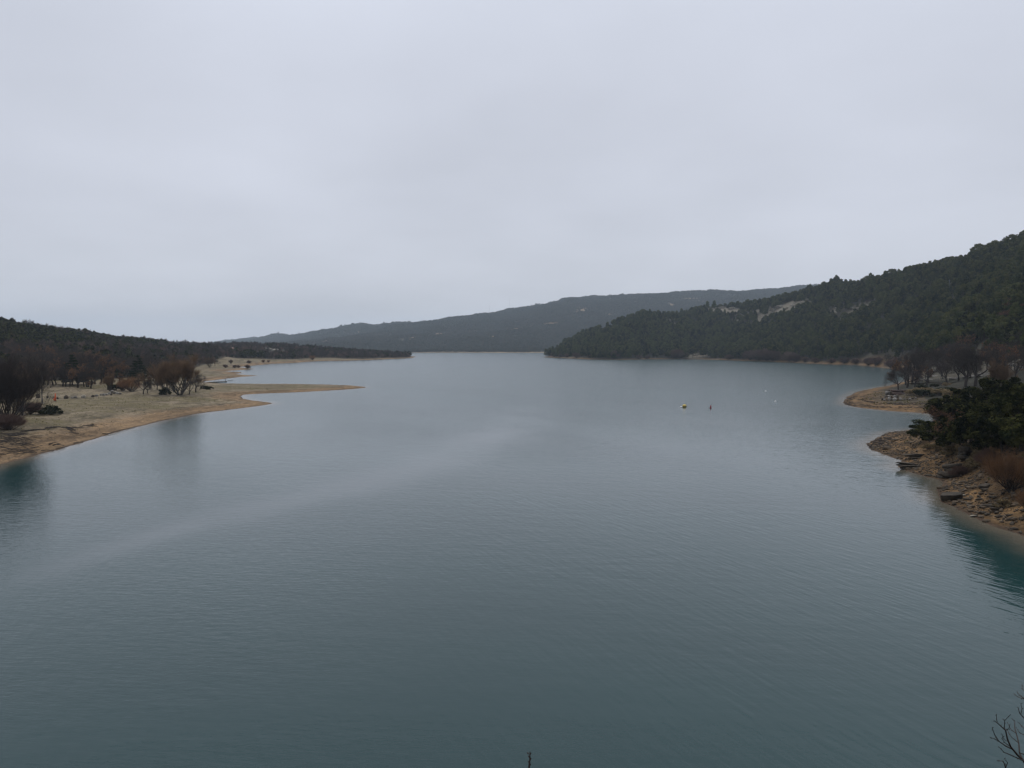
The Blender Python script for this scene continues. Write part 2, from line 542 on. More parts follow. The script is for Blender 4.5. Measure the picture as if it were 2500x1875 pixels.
M['orange'] = plain_mat('orange_plastic', (0.62, 0.12, 0.04), (0.5, 0.10, 0.04), 1.0, 0.45, 0, 0, False)
M['yellow'] = plain_mat('yellow_plastic', (0.60, 0.45, 0.10), (0.48, 0.35, 0.08), 1.0, 0.45, 0, 0, False)
M['redp'] = plain_mat('red_plastic', (0.30, 0.03, 0.045), (0.22, 0.02, 0.03), 1.0, 0.45, 0, 0, False)
M['whitep'] = plain_mat('white_plastic', (0.80, 0.80, 0.78), (0.72, 0.72, 0.70), 1.0, 0.45, 0, 0, False)
M['plaster'] = plain_mat('pale_plaster', (0.62, 0.58, 0.52), (0.52, 0.48, 0.43), 0.5, 0.9, 0, 0, False)
M['rooftile'] = plain_mat('roof_tiles', (0.30, 0.16, 0.11), (0.22, 0.12, 0.09), 2.0, 0.9, 0, 0, False)
M['glass'] = plain_mat('window_dark', (0.03, 0.035, 0.04), None, 1.0, 0.15, 0, 0, False)
M['dry_grass'] = foliage_mat('dry_grass', (0.20, 0.165, 0.085), (0.14, 0.13, 0.055))
M['green_grass'] = foliage_mat('green_grass', (0.085, 0.090, 0.030), (0.12, 0.11, 0.04))


def ground_mat(name, sand1, sand2, dry1, dry2, grass, litter, rockc, scl=1.0):
    """attributes: shore = metres from the water's edge, grass, litter, rock = cover 0..1"""
    m, nt, N, L, out = new_mat(name)
    p = N('ShaderNodeBsdfPrincipled')
    p.inputs['Roughness'].default_value = 0.92
    p.inputs['Specular IOR Level'].default_value = 0.15
    P = pos(nt)
    n_fine = noise(nt, P, 2.2 / scl, 6.0, 0.72)
    n_mid = noise(nt, P, 0.35 / scl, 5.0, 0.6)
    n_big = noise(nt, P, 0.06 / scl, 4.0, 0.55)
    # streaks along old water lines: bands in height, broken by noise
    g = N('ShaderNodeNewGeometry')
    sp = N('ShaderNodeSeparateXYZ'); L(g.outputs['Position'], sp.inputs[0])
    zz = mth(nt, 'ADD', mth(nt, 'MULTIPLY', sp.outputs['Z'], 5.0), mth(nt, 'MULTIPLY', n_mid, 1.8))
    cx = N('ShaderNodeCombineXYZ'); L(zz, cx.inputs[0])
    strand = noise(nt, cx.outputs[0], 1.6, 2.0, 0.6)
    sand = mixc(nt, maprange(nt, n_mid, 0.35, 0.65), sand1, sand2)
    sand = mixc(nt, maprange(nt, strand, 0.54, 0.60, 0.0, 0.65), sand, tuple(x * 0.5 for x in sand2))
    dry = mixc(nt, maprange(nt, n_big, 0.38, 0.62), dry1, dry2)
    shore = aval(nt, 'shore')
    edge = mth(nt, 'ADD', shore, mth(nt, 'MULTIPLY_ADD', n_mid, 14.0 * scl, -7.0 * scl))
    col = mixc(nt, maprange(nt, edge, 5.0 * scl, 16.0 * scl), sand, dry)
    cs_ = N('ShaderNodeCombineXYZ')
    L(mth(nt, 'ADD', mth(nt, 'MULTIPLY', shore, 0.42 / scl), mth(nt, 'MULTIPLY', n_mid, 4.5)), cs_.inputs[0])
    L(mth(nt, 'MULTIPLY', sp.outputs['X'], 0.035 / scl), cs_.inputs[1])
    L(mth(nt, 'MULTIPLY', sp.outputs['Y'], 0.035 / scl), cs_.inputs[2])
    band = maprange(nt, noise(nt, cs_.outputs[0], 1.0, 4.0, 0.65), 0.36, 0.64, 0.48, 1.32)
    cb_ = N('ShaderNodeCombineXYZ')
    for i in range(3): L(band, cb_.inputs[i])
    col = mixc(nt, 1.0, col, cb_.outputs[0], 'MULTIPLY')
    wet = maprange(nt, shore, 0.2, 1.3, 0.62, 0.0)
    col = mixc(nt, wet, col, (0.075, 0.05, 0.036))
    gm = mth(nt, 'MULTIPLY', aval(nt, 'grass'), maprange(nt, mth(nt, 'ADD', mth(nt, 'MULTIPLY', n_fine, 0.5), mth(nt, 'MULTIPLY', n_mid, 0.5)), 0.40, 0.58))
    col = mixc(nt, gm, col, grass)
    lm = mth(nt, 'MULTIPLY', aval(nt, 'litter'), maprange(nt, n_mid, 0.2, 0.5, 0.6, 1.0))
    col = mixc(nt, lm, col, litter)
    rm = mth(nt, 'MULTIPLY', aval(nt, 'rock'), maprange(nt, n_mid, 0.35, 0.55, 0.15, 1.0))
    col = mixc(nt, rm, col, rockc)
    sp1 = maprange(nt, n_fine, 0.30, 0.70, 0.45, 1.5, False)
    cm = N('ShaderNodeCombineXYZ')
    for i in range(3): L(sp1, cm.inputs[i])
    col = mixc(nt, 1.0, col, cm.outputs[0], 'MULTIPLY')
    L(col, p.inputs['Base Color'])
    b = N('ShaderNodeBump'); b.inputs['Distance'].default_value = 0.22 * scl
    L(mth(nt, 'ADD', n_fine, mth(nt, 'MULTIPLY', n_mid, 1.5)), b.inputs['Height'])
    L(b.outputs[0], p.inputs['Normal'])
    L(p.outputs[0], out.inputs['Surface'])
    return m


M['left_ground'] = ground_mat('left_ground', (0.235, 0.155, 0.082), (0.195, 0.130, 0.074), (0.230, 0.183, 0.126), (0.175, 0.140, 0.088), (0.135, 0.112, 0.055), (0.060, 0.048, 0.034), (0.46, 0.43, 0.36))
M['right_ground'] = ground_mat('right_ground', (0.175, 0.102, 0.044), (0.130, 0.083, 0.042), (0.105, 0.076, 0.045), (0.085, 0.064, 0.038), (0.08, 0.08, 0.035), (0.030, 0.028, 0.018), (0.20, 0.172, 0.13))
M['far_ground'] = ground_mat('far_ground', (0.34, 0.25, 0.16), (0.30, 0.23, 0.15), (0.07, 0.07, 0.045), (0.06, 0.06, 0.04), (0.08, 0.08, 0.04), (0.085, 0.08, 0.06), (0.34, 0.235, 0.15), 10.0)

# ------------------------------------------------------------------ terrain meshes
# bare patches in the woods: (land, px, py, radius across view, radius along view)
CLEAR_R, CLEAR_F, CLEAR_L = [], [], []
for px, py, ra, rb in [(1560, 797, 16, 14), (1640, 775, 20, 18), (1672, 783, 20, 14), (1640, 790, 16, 10), (1735, 757, 22, 20), (1760, 754, 24, 22), (1800, 758, 30, 22), (1820, 768, 24, 16), (1880, 762, 26, 20),
                       (1905, 752, 22, 20), (1935, 748, 20, 16), (1960, 748, 18, 14), (2045, 751, 12, 10), (2090, 754, 16, 10), (2108, 754, 12, 8), (1470, 802, 16, 18), (1500, 800, 14, 14), (1545, 799, 14, 12), (1620, 768, 14, 12), (1700, 868, 16, 12), (1950, 752, 18, 10),
                       (2310, 895, 16, 40), (2265, 910, 14, 26), (2380, 905, 18, 40), (2440, 890, 16, 26), (2490, 890, 12, 22)]:
    h = RIGHT.hit(px, py, 220)
    if py < 880: CLEAR_R.append((h[0] * (1 - 12 / h[1]), h[1] - 12, ra * 1.15, rb + 14))
    else: CLEAR_R.append((h[0], h[1], ra, rb))
for px, py, ra, rb in [(868, 816, 40, 90), (905, 826, 28, 70), (920, 824, 36, 90), (940, 822, 40, 90), (1265, 805, 36, 70), (1290, 800, 30, 70), (1150, 812, 30, 60), (1080, 818, 34, 60), (1010, 828, 30, 50), (1195, 826, 24, 50), (1350, 790, 36, 70), (1415, 756, 40, 90), (1480, 770, 30, 70), (1320, 832, 30, 40), (780, 836, 60, 90), (1690, 728, 60, 160), (1700, 736, 40, 120), (1640, 745, 16, 90)]:
    h = FAR.hit(px, py, 2400)
    CLEAR_F.append((h[0], h[1], ra, rb))
for px, py, ra, rb in [(600, 861, 18, 80), (625, 860, 20, 90), (650, 860, 20, 90), (672, 863, 16, 80), (562, 857, 12, 70), (520, 858, 10, 40), (720, 882, 24, 12), (745, 883, 20, 10)]:
    h = LEFT.hit(px, py, 700)
    CLEAR_L.append((h[0] * (1 - .5 * rb / h[1]), h[1] - .5 * rb, ra, rb))


def clear_mask(lst, x, y, grow=1.0):
    m = np.zeros(len(x))
    for a, b, ra, rb in lst:
        q = ((x - a) / (ra * grow)) ** 2 + ((y - b) / (rb * grow)) ** 2
        m = np.maximum(m, np.clip(1.6 - q * 1.2, 0, 1))
    return m


def terrain(name, land, u0, u1, nu, d0, d1, nd, mat, cover, cull=-14.0):
    u = np.linspace(u0, u1, nu)
    D = np.exp(np.linspace(math.log(d0), math.log(d1), nd))
    UU, DD = np.meshgrid(u, D)
    x, y = (UU * DD).ravel(), DD.ravel()
    s = land.sd(x, y)
    z = land.h(x, y, s)
    idx = np.arange(nu * nd).reshape(nd, nu)
    q = np.stack([idx[:-1, :-1], idx[:-1, 1:], idx[1:, 1:], idx[1:, :-1]], -1).reshape(-1, 4)
    keep = s[q].max(1) > cull
    q = q[keep]
    used = np.unique(q)
    rm = -np.ones(nu * nd, int); rm[used] = np.arange(len(used))
    x, y, z, s = x[used], y[used], z[used], s[used]
    me = mesh_np(name, np.stack([x, y, z], 1), [rm[q]], [mat], smooth=True)
    attr(me, 'shore', np.clip(s, -50, 500))
    g, l, r = cover(x, y, z, s)
    attr(me, 'grass', g); attr(me, 'litter', l); attr(me, 'rock', r)
    o = obj(name, me)
    tag(o, kind='structure')
    return o


def wood_left(x, y):
    """where the wood stands on the left bank, 0..1"""
    D = y; px = 1250 + FPX * x / np.maximum(y, 1)
    edge = np.interp(px, [-300, 0, 60, 100, 200, 260, 330, 420, 480, 520, 560, 620, 700, 760, 860, 1010], [260, 300, 330, 372, 385, 400, 430, 480, 640, 800, 900, 960, 1000, 1120, 1160, 1330])
    edge = edge * (1 + 0.05 * (fbm(x / 25, y / 25, 51, 3) - 0.5))
    return sstep(0, 0.03, (D - edge) / np.maximum(edge, 1))


def cover_left(x, y, z, s):
    w = wood_left(x, y)
    gn = fbm(x / 22, y / 9, 31, 4)
    px = 1250 + FPX * x / np.maximum(y, 1)
    grass = sstep(9, 18, s) * (0.25 + 0.75 * sstep(0.47, 0.60, gn)) * (1 - 0.6 * w)
    return grass, w * sstep(4, 14, s), clear_mask(CLEAR_L, x, y) * w


def cover_right(x, y, z, s):
    n = fbm(x / 40, y / 40, 77, 4)
    near = y < 260
    lit = np.where(near, sstep(9, 20, s) * 0.9, sstep(4, 14, s))
    spit = (y > 190) & (y < 330) & (s < 26)
    lit = np.where(spit, lit * 0.25, lit)
    rk = np.maximum(clear_mask(CLEAR_R, x, y) * np.where(y < 540, .4, 1), sstep(0.62, 0.74, n) * 0.5 * (y > 300))
    return np.zeros_like(x), lit, rk


def cover_far(x, y, z, s):
    return np.zeros_like(x), sstep(8, 40, s), clear_mask(CLEAR_F, x, y)


left_o = terrain('left_bank_terrain', LEFT, -1.0, -0.10, 380, 85, 2300, 460, M['left_ground'], cover_left)
right_o = terrain('right_bank_terrain', RIGHT, 0.0, 1.0, 400, 55, 2600, 520, M['right_ground'], cover_right)
far_o = terrain('far_hill_terrain', FAR, -1.1, 0.95, 460, 2350, 10500, 190, M['far_ground'], cover_far, -60)


def near_bank():
    """the bank the viewpoint stands on, under the lower edge of the picture"""
    n, k = 70, 40
    x = np.linspace(-70, 70, n); y = np.linspace(-40, 22, k)
    X, Y = np.meshgrid(x, y); X, Y = X.ravel(), Y.ravel()
    Z = 18.2 - np.maximum(0, Y - 0.4) * 1.12 + (fbm(X / 4, Y / 4, 5) - 0.5) * 0.5 * (np.abs(Y) > 1)
    Z = np.maximum(Z, -5.0)
    idx = np.arange(n * k).reshape(k, n)
    q = np.stack([idx[:-1, :-1], idx[:-1, 1:], idx[1:, 1:], idx[1:, :-1]], -1).reshape(-1, 4)
    me = mesh_np('near_bank_ground', np.stack([X, Y, Z], 1), [q], [M['right_ground']], smooth=True)
    attr(me, 'shore', np.clip(17 - Y, 0, 40)); attr(me, 'grass', np.full(n * k, .4)); attr(me, 'litter', np.full(n * k, .5)); attr(me, 'rock', np.zeros(n * k))
    tag(obj('near_bank_ground', me), kind='structure')


near_bank()

# ------------------------------------------------------------------ the lake
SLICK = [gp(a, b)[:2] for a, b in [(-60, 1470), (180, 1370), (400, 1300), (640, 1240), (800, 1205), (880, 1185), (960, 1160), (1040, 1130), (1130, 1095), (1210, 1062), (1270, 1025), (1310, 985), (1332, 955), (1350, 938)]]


def seg_dist(x, y, pts):
    P = np.array(pts); d = np.full(len(x), 1e9); tt = np.zeros(len(x))
    for i in range(len(P) - 1):
        a, b = P[i], P[i + 1]
        e = b - a
        t = np.clip(((x - a[0]) * e[0] + (y - a[1]) * e[1]) / (e @ e), 0, 1)
        q = np.hypot(x - a[0] - t * e[0], y - a[1] - t * e[1])
        k = q < d
        d = np.where(k, q, d); tt = np.where(k, (i + t) / (len(P) - 1), tt)
    return d, tt


def water_material():
    m, nt, N, L, out = new_mat('lake_water')
    p = N('ShaderNodeBsdfPrincipled')
    p.inputs['IOR'].default_value = 1.333
    dist = aval(nt, 'shore')
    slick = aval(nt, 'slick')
    P = pos(nt)
    big = noise(nt, pos(nt, (0.012, 0.02, 1), 0.3), 1.0, 3.0, 0.5)
    big2 = noise(nt, pos(nt, (0.030, 0.012, 1), -0.4), 1.0, 3.0, 0.5)
    # colour of the water body: suspended lime makes it teal, shallow water shows the bed
    deep = mixc(nt, maprange(nt, big, 0.35, 0.65), (0.006, 0.033, 0.034), (0.009, 0.041, 0.041))
    shal = maprange(nt, dist, 0.0, 7.0, 1.0, 0.0)
    shal = mth(nt, 'POWER', shal, 2.0)
    col = mixc(nt, mth(nt, 'MULTIPLY', shal, 0.85), deep, (0.17, 0.135, 0.095))
    mid = maprange(nt, dist, 3.0, 30.0, 0.10, 0.0)
    col = mixc(nt, mid, col, (0.04, 0.085, 0.085))
    col = mixc(nt, mth(nt, 'MULTIPLY', slick, 0.36), col, (0.13, 0.145, 0.155))      # paler sky reflection of the calm wind lane, painted into the water colour
    L(col, p.inputs['Base Color'])
    # waves (heights in metres)
    rot = math.atan2(0.42, 1.0)
    v1 = noise(nt, pos(nt, (1.7, 0.34, 1), -rot), 1.0, 1.5, 0.5)        # long-crested ripples
    v1b = noise(nt, pos(nt, (0.75, 0.10, 1), -rot - 0.12), 1.0, 1.0, 0.45)
    v2 = noise(nt, pos(nt, (0.7, 1.9, 1), 0.08), 1.0, 3.0, 0.65)          # wind chop
    v3 = noise(nt, pos(nt, (0.20, 0.45, 1), 0.2), 1.0, 2.0, 0.5)
    calm = mth(nt, 'SUBTRACT', 1.0, mth(nt, 'MULTIPLY', slick, 0.6))
    chop_m = mth(nt, 'MULTIPLY', maprange(nt, big2, 0.38, 0.64, 0.6, 1.0), calm)
    rip_m = mth(nt, 'MULTIPLY', maprange(nt, big, 0.30, 0.60, 0.35, 1.0), maprange(nt, slick, 0, 1, 1.0, 0.45))
    # chop shows where the lake opens out, the long ripples close to the viewpoint
    sp = N('ShaderNodeSeparateXYZ'); L(P, sp.inputs[0])
    leftish = maprange(nt, mth(nt, 'ADD', sp.outputs['X'], mth(nt, 'MULTIPLY', sp.outputs['Y'], -0.20)), -45.0, 2.0, 1.0, 0.30)
    h = mth(nt, 'MULTIPLY', mth(nt, 'MULTIPLY', v1, 0.034), rip_m)
    h = mth(nt, 'ADD', h, mth(nt, 'MULTIPLY', mth(nt, 'MULTIPLY', v1b, 0.012), rip_m))
    h = mth(nt, 'ADD', h, mth(nt, 'MULTIPLY', mth(nt, 'MULTIPLY', mth(nt, 'MULTIPLY', v2, 0.050), chop_m), leftish))
    h = mth(nt, 'ADD', h, mth(nt, 'MULTIPLY', mth(nt, 'MULTIPLY', v3, 0.035), chop_m))
    b = N('ShaderNodeBump'); b.inputs['Distance'].default_value = 1.0
    b.inputs['Strength'].default_value = 1.0
    L(h, b.inputs['Height'])
    nz = noise(nt, pos(nt, (1.6, 3.2, 1), 0.1), 1.0, 2.0, 0.6, True)
    amp = mth(nt, 'MULTIPLY', maprange(nt, sp.outputs['Y'], 45.0, 320.0, 0.03, 0.14), calm)
    sub = N('ShaderNodeVectorMath'); sub.operation = 'SUBTRACT'; sub.inputs[1].default_value = (0.5, 0.5, 0.5)
    L(nz, sub.inputs[0])
    scl_ = N('ShaderNodeVectorMath'); scl_.operation = 'SCALE'; L(sub.outputs[0], scl_.inputs[0]); L(amp, scl_.inputs['Scale'])
    flat = N('ShaderNodeVectorMath'); flat.operation = 'MULTIPLY'; flat.inputs[1].default_value = (1, 1, 0); L(scl_.outputs[0], flat.inputs[0])
    addn = N('ShaderNodeVectorMath'); addn.operation = 'ADD'; L(flat.outputs[0], addn.inputs[0]); L(b.outputs[0], addn.inputs[1])
    nn_ = N('ShaderNodeVectorMath'); nn_.operation = 'NORMALIZE'; L(addn.outputs[0], nn_.inputs[0])
    L(nn_.outputs[0], p.inputs['Normal'])
    rg = mth(nt, 'MULTIPLY_ADD', maprange(nt, sp.outputs['Y'], 45.0, 320.0, 0.25, 1.0), 0.13, 0.06)
    L(rg, p.inputs['Roughness'])
    L(p.outputs[0], out.inputs['Surface'])
    return m


def build_lake():
    u = np.linspace(-1.25, 1.25, 420)
    D = np.exp(np.linspace(math.log(12), math.log(10500), 420))
    UU, DD = np.meshgrid(u, D)
    x, y = (UU * DD).ravel(), DD.ravel()
    s = np.maximum(np.maximum(LEFT.sd(x, y), RIGHT.sd(x, y)), FAR.sd(x, y))
    idx = np.arange(len(x)).reshape(420, 420)
    q = np.stack([idx[:-1, :-1], idx[:-1, 1:], idx[1:, 1:], idx[1:, :-1]], -1).reshape(-1, 4)
    q = q[s[q].min(1) < 25]
    used = np.unique(q); rm = -np.ones(len(x), int); rm[used] = np.arange(len(used))
    x, y, s = x[used], y[used], s[used]
    # the rest of the lake, towards and behind the viewpoint
    V = np.stack([x, y, np.zeros(len(x))], 1)
    n = len(V)
    V = np.concatenate([V, [(-15, 12, 0), (15, 12, 0), (60, -60, 0), (-60, -60, 0)]])
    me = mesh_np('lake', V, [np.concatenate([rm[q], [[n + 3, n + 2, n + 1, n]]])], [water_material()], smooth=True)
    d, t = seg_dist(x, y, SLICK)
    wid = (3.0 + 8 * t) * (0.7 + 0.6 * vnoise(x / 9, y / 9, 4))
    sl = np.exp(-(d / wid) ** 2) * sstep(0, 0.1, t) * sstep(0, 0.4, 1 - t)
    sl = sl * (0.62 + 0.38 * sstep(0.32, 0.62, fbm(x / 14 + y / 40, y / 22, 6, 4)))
    attr(me, 'shore', np.concatenate([np.clip(-s, 0, 300), np.full(4, 20.)]))
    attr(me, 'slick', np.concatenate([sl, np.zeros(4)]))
    tag(obj('lake', me), kind='structure')


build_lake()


# ------------------------------------------------------------------ plant builders
def prisms(segs, k=3):
    """tapered k-sided tubes from rows (p0, p1, r0, r1)"""
    s = np.asarray(segs, float)
    p0, p1, r0, r1 = s[:, 0:3], s[:, 3:6], s[:, 6:7], s[:, 7:8]
    d = p1 - p0
    d /= np.linalg.norm(d, axis=1, keepdims=True) + 1e-9
    a = np.where(np.abs(d[:, 2:3]) < 0.9, np.array([[0, 0, 1.0]]), np.array([[1.0, 0, 0]]))
    x = np.cross(d, a); x /= np.linalg.norm(x, axis=1, keepdims=True) + 1e-9
    y = np.cross(d, x)
    n = len(s)
    V = np.empty((n, 2 * k, 3))
    for i in range(k):
        t = 2 * math.pi * i / k
        w = math.cos(t) * x + math.sin(t) * y
        V[:, i] = p0 + w * r0
        V[:, k + i] = p1 + w * r1
    base = (np.arange(n) * 2 * k)[:, None]
    F = []
    for i in range(k):
        j = (i + 1) % k
        F.append(base + np.array([[i, j, k + j, k + i]]))
    return V.reshape(-1, 3), np.concatenate(F)


def leaf_cloud(rng, C, R, n, size, squash=1.0, shell=0.35, up=0.3, aspect=1.6):
    """n leaf faces round each centre C (m,3), radius R (m,)"""
    m = len(C)
    d = rng.normal(size=(m, n, 3))
    d /= np.linalg.norm(d, axis=2, keepdims=True)
    r = rng.random((m, n, 1)) ** shell
    off = d * r * R[:, None, None]
    off[:, :, 2] *= squash
    p = (C[:, None, :] + off).reshape(-1, 3)
    nn = (d + rng.normal(size=d.shape) * 0.7 + np.array([0, 0, up])).reshape(-1, 3)
    nn /= np.linalg.norm(nn, axis=1, keepdims=True)
    a = rng.normal(size=nn.shape)
    x = np.cross(nn, a); x /= np.linalg.norm(x, axis=1, keepdims=True) + 1e-9
    y = np.cross(nn, x)
    s = size * (0.6 + 0.8 * rng.random((len(p), 1)))
    V = np.stack([p - x * s * aspect * .5, p - y * s * .5, p + x * s * aspect * .5, p + y * s * .5], 1).reshape(-1, 3)
    F = (np.arange(len(p)) * 4)[:, None] + np.array([[0, 1, 2, 3]])
    return V, F


def unit(v):
    return v / (np.linalg.norm(v) + 1e-9)


def grow(rng, p, d, length, r, level, maxl, out, wig=0.18, trop=0.08, nchild=3, ang=0.7, ratio=0.62, nseg=4):
    ch = []
    for i in range(nseg):
        d = unit(d + rng.normal(size=3) * wig + np.array([0, 0, trop]))
        q = p + d * length / nseg
        out.append((*p, *q, r, r * 0.84, level))
        p = q; r *= 0.84
        if level < maxl and i >= (1 if level else 0):
            ch.append((p, d, r))
    if level < maxl:
        for k in range(nchild):
            pp, dd, rr = ch[min(len(ch) - 1, int(rng.random() * len(ch)))] if k < nchild - 1 else ch[-1]
            a = unit(np.cross(dd, rng.normal(size=3)))
            t = ang * (0.6 + 0.7 * rng.random())
            nd = unit(dd * math.cos(t) + a * math.sin(t))
            grow(rng, pp, nd, length * ratio * (0.75 + 0.5 * rng.random()), rr * 0.66, level + 1, maxl, out, wig, trop, nchild, ang, ratio, nseg)


def bare_tree(seed, H=10.0, trunk=0.28, stems=1, spread=0.5, levels=4, nchild=4, ang=0.7, trop=0.08, twigs=3, twig_len=0.9, twig_r=0.016, r0=0.22, lean=0.0, limb=0.42, low=False):
    rng = np.random.default_rng(seed)
    out = []
    for s in range(stems):
        a = rng.random() * 6.28
        sp = spread * (0.3 + 0.7 * rng.random()) if stems > 1 else lean
        d = unit(np.array([math.cos(a) * sp, math.sin(a) * sp, 1.0]))
        p = np.array([math.cos(a), math.sin(a), 0]) * (0.25 if stems > 1 else 0)
        rr = r0 / (stems ** 0.45)
        L0 = H * trunk
        # stem
        st = []
        for i in range(4):
            d = unit(d + rng.normal(size=3) * 0.06)
            q = p + d * L0 / 4
            out.append((*p, *q, rr, rr * 0.92, 0)); p = q; rr *= 0.92
        n = nchild + 1
        for k in range(n):
            ph = a + 6.28 * k / n + rng.random() * 0.6
            t = spread * (0.55 + 0.7 * rng.random()) if k < n - 1 else 0.1
            nd = unit(d * math.cos(t) + np.array([math.cos(ph), math.sin(ph), 0.05]) * math.sin(t))
            grow(rng, p, nd, H * limb * (0.8 + 0.4 * rng.random()), rr * 0.72, 1, levels, out, 0.14, trop, nchild, ang, 0.60, 4)
    S = np.array(out)
    # fine twigs on the outer branches
    T = S[S[:, 8] >= (1 if low else levels - 1)]
    T = np.repeat(T, twigs, 0)
    t = rng.random((len(T), 1))
    p = T[:, 0:3] * (1 - t) + T[:, 3:6] * t
    d = T[:, 3:6] - T[:, 0:3]; d /= np.linalg.norm(d, axis=1, keepdims=True) + 1e-9
    d = d + rng.normal(size=d.shape) * 0.55 + np.array([0, 0, trop * 2])
    d /= np.linalg.norm(d, axis=1, keepdims=True)
    q = p + d * twig_len * (0.5 + rng.random((len(T), 1)))
    TW = np.concatenate([p, q, np.full((len(p), 1), twig_r), np.full((len(p), 1), twig_r * 0.5), np.full((len(p), 1), 9)], 1)
    zmax = max(q[:, 2].max(), S[:, 5].max())
    k = H / zmax
    S[:, :6] *= k; TW[:, :6] *= k
    return S, TW


def tree_meshes(name, S, TW, mb, mt, leaves=None, ml=None):
    thick = S[S[:, 8] <= 2].copy(); thin = S[S[:, 8] > 2]
    thick[:, 6:8] *= 1.35
    V, F = prisms(thick[:, :8], 6)
    trunk = mesh_np(name + '_trunk', V, [F], [mb], smooth=True)
    V2, F2 = prisms(np.concatenate([thin, TW])[:, :8], 3)
    mats, mi, faces = [mt], [np.zeros(len(F2), int)], [F2]
    if leaves is not None:
        V3, F3 = leaves
        faces = [np.concatenate([F2, F3 + len(V2)])]
        V2 = np.concatenate([V2, V3]); mats.append(ml); mi.append(np.ones(len(F3), int))
    crown = mesh_np(name + '_crown', V2, faces, mats, np.concatenate(mi))
    return trunk, crown


PROTO = {}      # kind -> list of (trunk mesh, crown mesh, height)


def proto_bare(kind, n, mb, mt, H, **kw):
    L = []
    for i in range(n):
        S, TW = bare_tree(hash_seed(kind, i), H=H, **kw)
        L.append((*tree_meshes(kind, S, TW, mb, mt), H))
    PROTO[kind] = L


def hash_seed(s, i):
    return sum(ord(c) * (k + 7) for k, c in enumerate(s)) * 31 + i * 101


proto_bare('spreading_bare', 4, M['bark'], M['twig'], 12.0, trunk=0.24, spread=0.8, levels=4, nchild=4, ang=0.75, trop=0.05, twigs=3, twig_len=1.0, twig_r=0.013, r0=0.30)
proto_bare('dark_bare', 2, M['bark'], M['twig_dark'], 14.0, trunk=0.26, spread=0.75, levels=4, nchild=4, ang=0.8, trop=0.06, twigs=3, twig_len=1.1, twig_r=0.014, r0=0.42)
proto_bare('vase_bare', 2, M['bark_grey'], M['twig_red'], 15.0, trunk=0.12, stems=4, spread=0.62, levels=4, nchild=4, ang=0.42, trop=0.15, twigs=4, twig_len=1.5, twig_r=0.013, r0=0.36)
proto_bare('willow_dark', 1, M['bark'], M['twig_dark'], 17.0, trunk=0.10, stems=6, spread=0.75, levels=4, nchild=4, ang=0.48, trop=0.15, twigs=2, twig_len=1.7, twig_r=0.014, r0=0.44)
proto_bare('shrub_bare', 3, M['bark'], M['twig_rose'], 4.0, trunk=0.10, stems=7, spread=0.9, levels=3, nchild=4, ang=0.5, trop=0.12, twigs=3, twig_len=0.7, twig_r=0.010, r0=0.10, low=True)
proto_bare('shrub_red', 2, M['bark'], M['twig_orange'], 5.5, trunk=0.14, stems=8, spread=0.85, levels=3, nchild=4, ang=0.42, trop=0.15, twigs=1, twig_len=1.1, twig_r=0.009, r0=0.17, low=True)


def proto_leafy(kind, n, H, fn):
    PROTO[kind] = [(*fn(np.random.default_rng(hash_seed(kind, i)), kind, i), H) for i in range(n)]


def pine_fn(rng, kind, i):
    H = 9.0
    seg = [(0, 0, 0, 0, 0, H * .5, .16, .11), (0, 0, H * .5, 0, 0, H * .93, .11, .03)]
    C, R = [], []
    flat = i in (2, 4)
    n = 34
    for k in range(n):
        t = (k + rng.random()) / n
        if flat:      # old, broad-headed pine
            z = H * (0.38 + 0.58 * t); prof = 2.9 * math.sin(math.pi * min(1, 0.25 + t * 0.75)) + 0.5
        else:
            z = H * (0.14 + 0.83 * t); prof = 2.7 * (1 - t) ** 0.75 * (0.55 + 0.45 * min(1, t * 6)) + 0.22
        a = k * 2.4 + rng.random() * 0.9
        rr = prof * (0.45 + 0.6 * rng.random())
        C.append((math.cos(a) * rr, math.sin(a) * rr, z + (0.25 if not flat else 0.1) * rr))
        R.append(0.42 + 0.26 * prof * (0.6 + 0.5 * rng.random()))
        seg.append((0, 0, z - 0.2, *C[-1], .045, .02))
    V, F = prisms(seg, 4)
    trunk = mesh_np(kind + '_trunk', V, [F], [M['bark']], smooth=True)
    V, F = leaf_cloud(rng, np.array(C), np.array(R), 46, 0.40, 0.75, 0.45, 0.5, 1.7)
    return trunk, mesh_np(kind + '_crown', V, [F], [M['pine']])


proto_leafy('pine', 6, 9.0, pine_fn)


def cedar_fn(rng, kind, i):
    H = 15.0
    seg = [(0, 0, 0, 0, 0, H * .5, .30, .2), (0, 0, H * .5, 0, 0, H * .97, .2, .04)]
    C, R = [], []
    for tier in range(11):
        t = tier / 10
        z = H * (0.16 + 0.80 * t)
        prof = 5.0 * (1 - t) ** 0.8 + 0.4
        for k in range(max(3, int(8 * (1 - t) + 3))):
            a = rng.random() * 6.28
            for f in (0.45, 0.8, 1.0):
                rr = prof * f * (0.85 + 0.25 * rng.random())
                C.append((math.cos(a) * rr, math.sin(a) * rr, z - 0.10 * rr + rng.normal() * 0.15)); R.append(0.65 + 0.25 * (1 - f))
            seg.append((0, 0, z, *C[-1], .07, .02))
    V, F = prisms(seg, 4)
    trunk = mesh_np(kind + '_trunk', V, [F], [M['bark']], smooth=True)
    V, F = leaf_cloud(rng, np.array(C), np.array(R), 26, 0.42, 0.32, 0.5, 0.9, 1.8)
    return trunk, mesh_np(kind + '_crown', V, [F], [M['cedar']])


proto_leafy('cedar', 2, 15.0, cedar_fn)


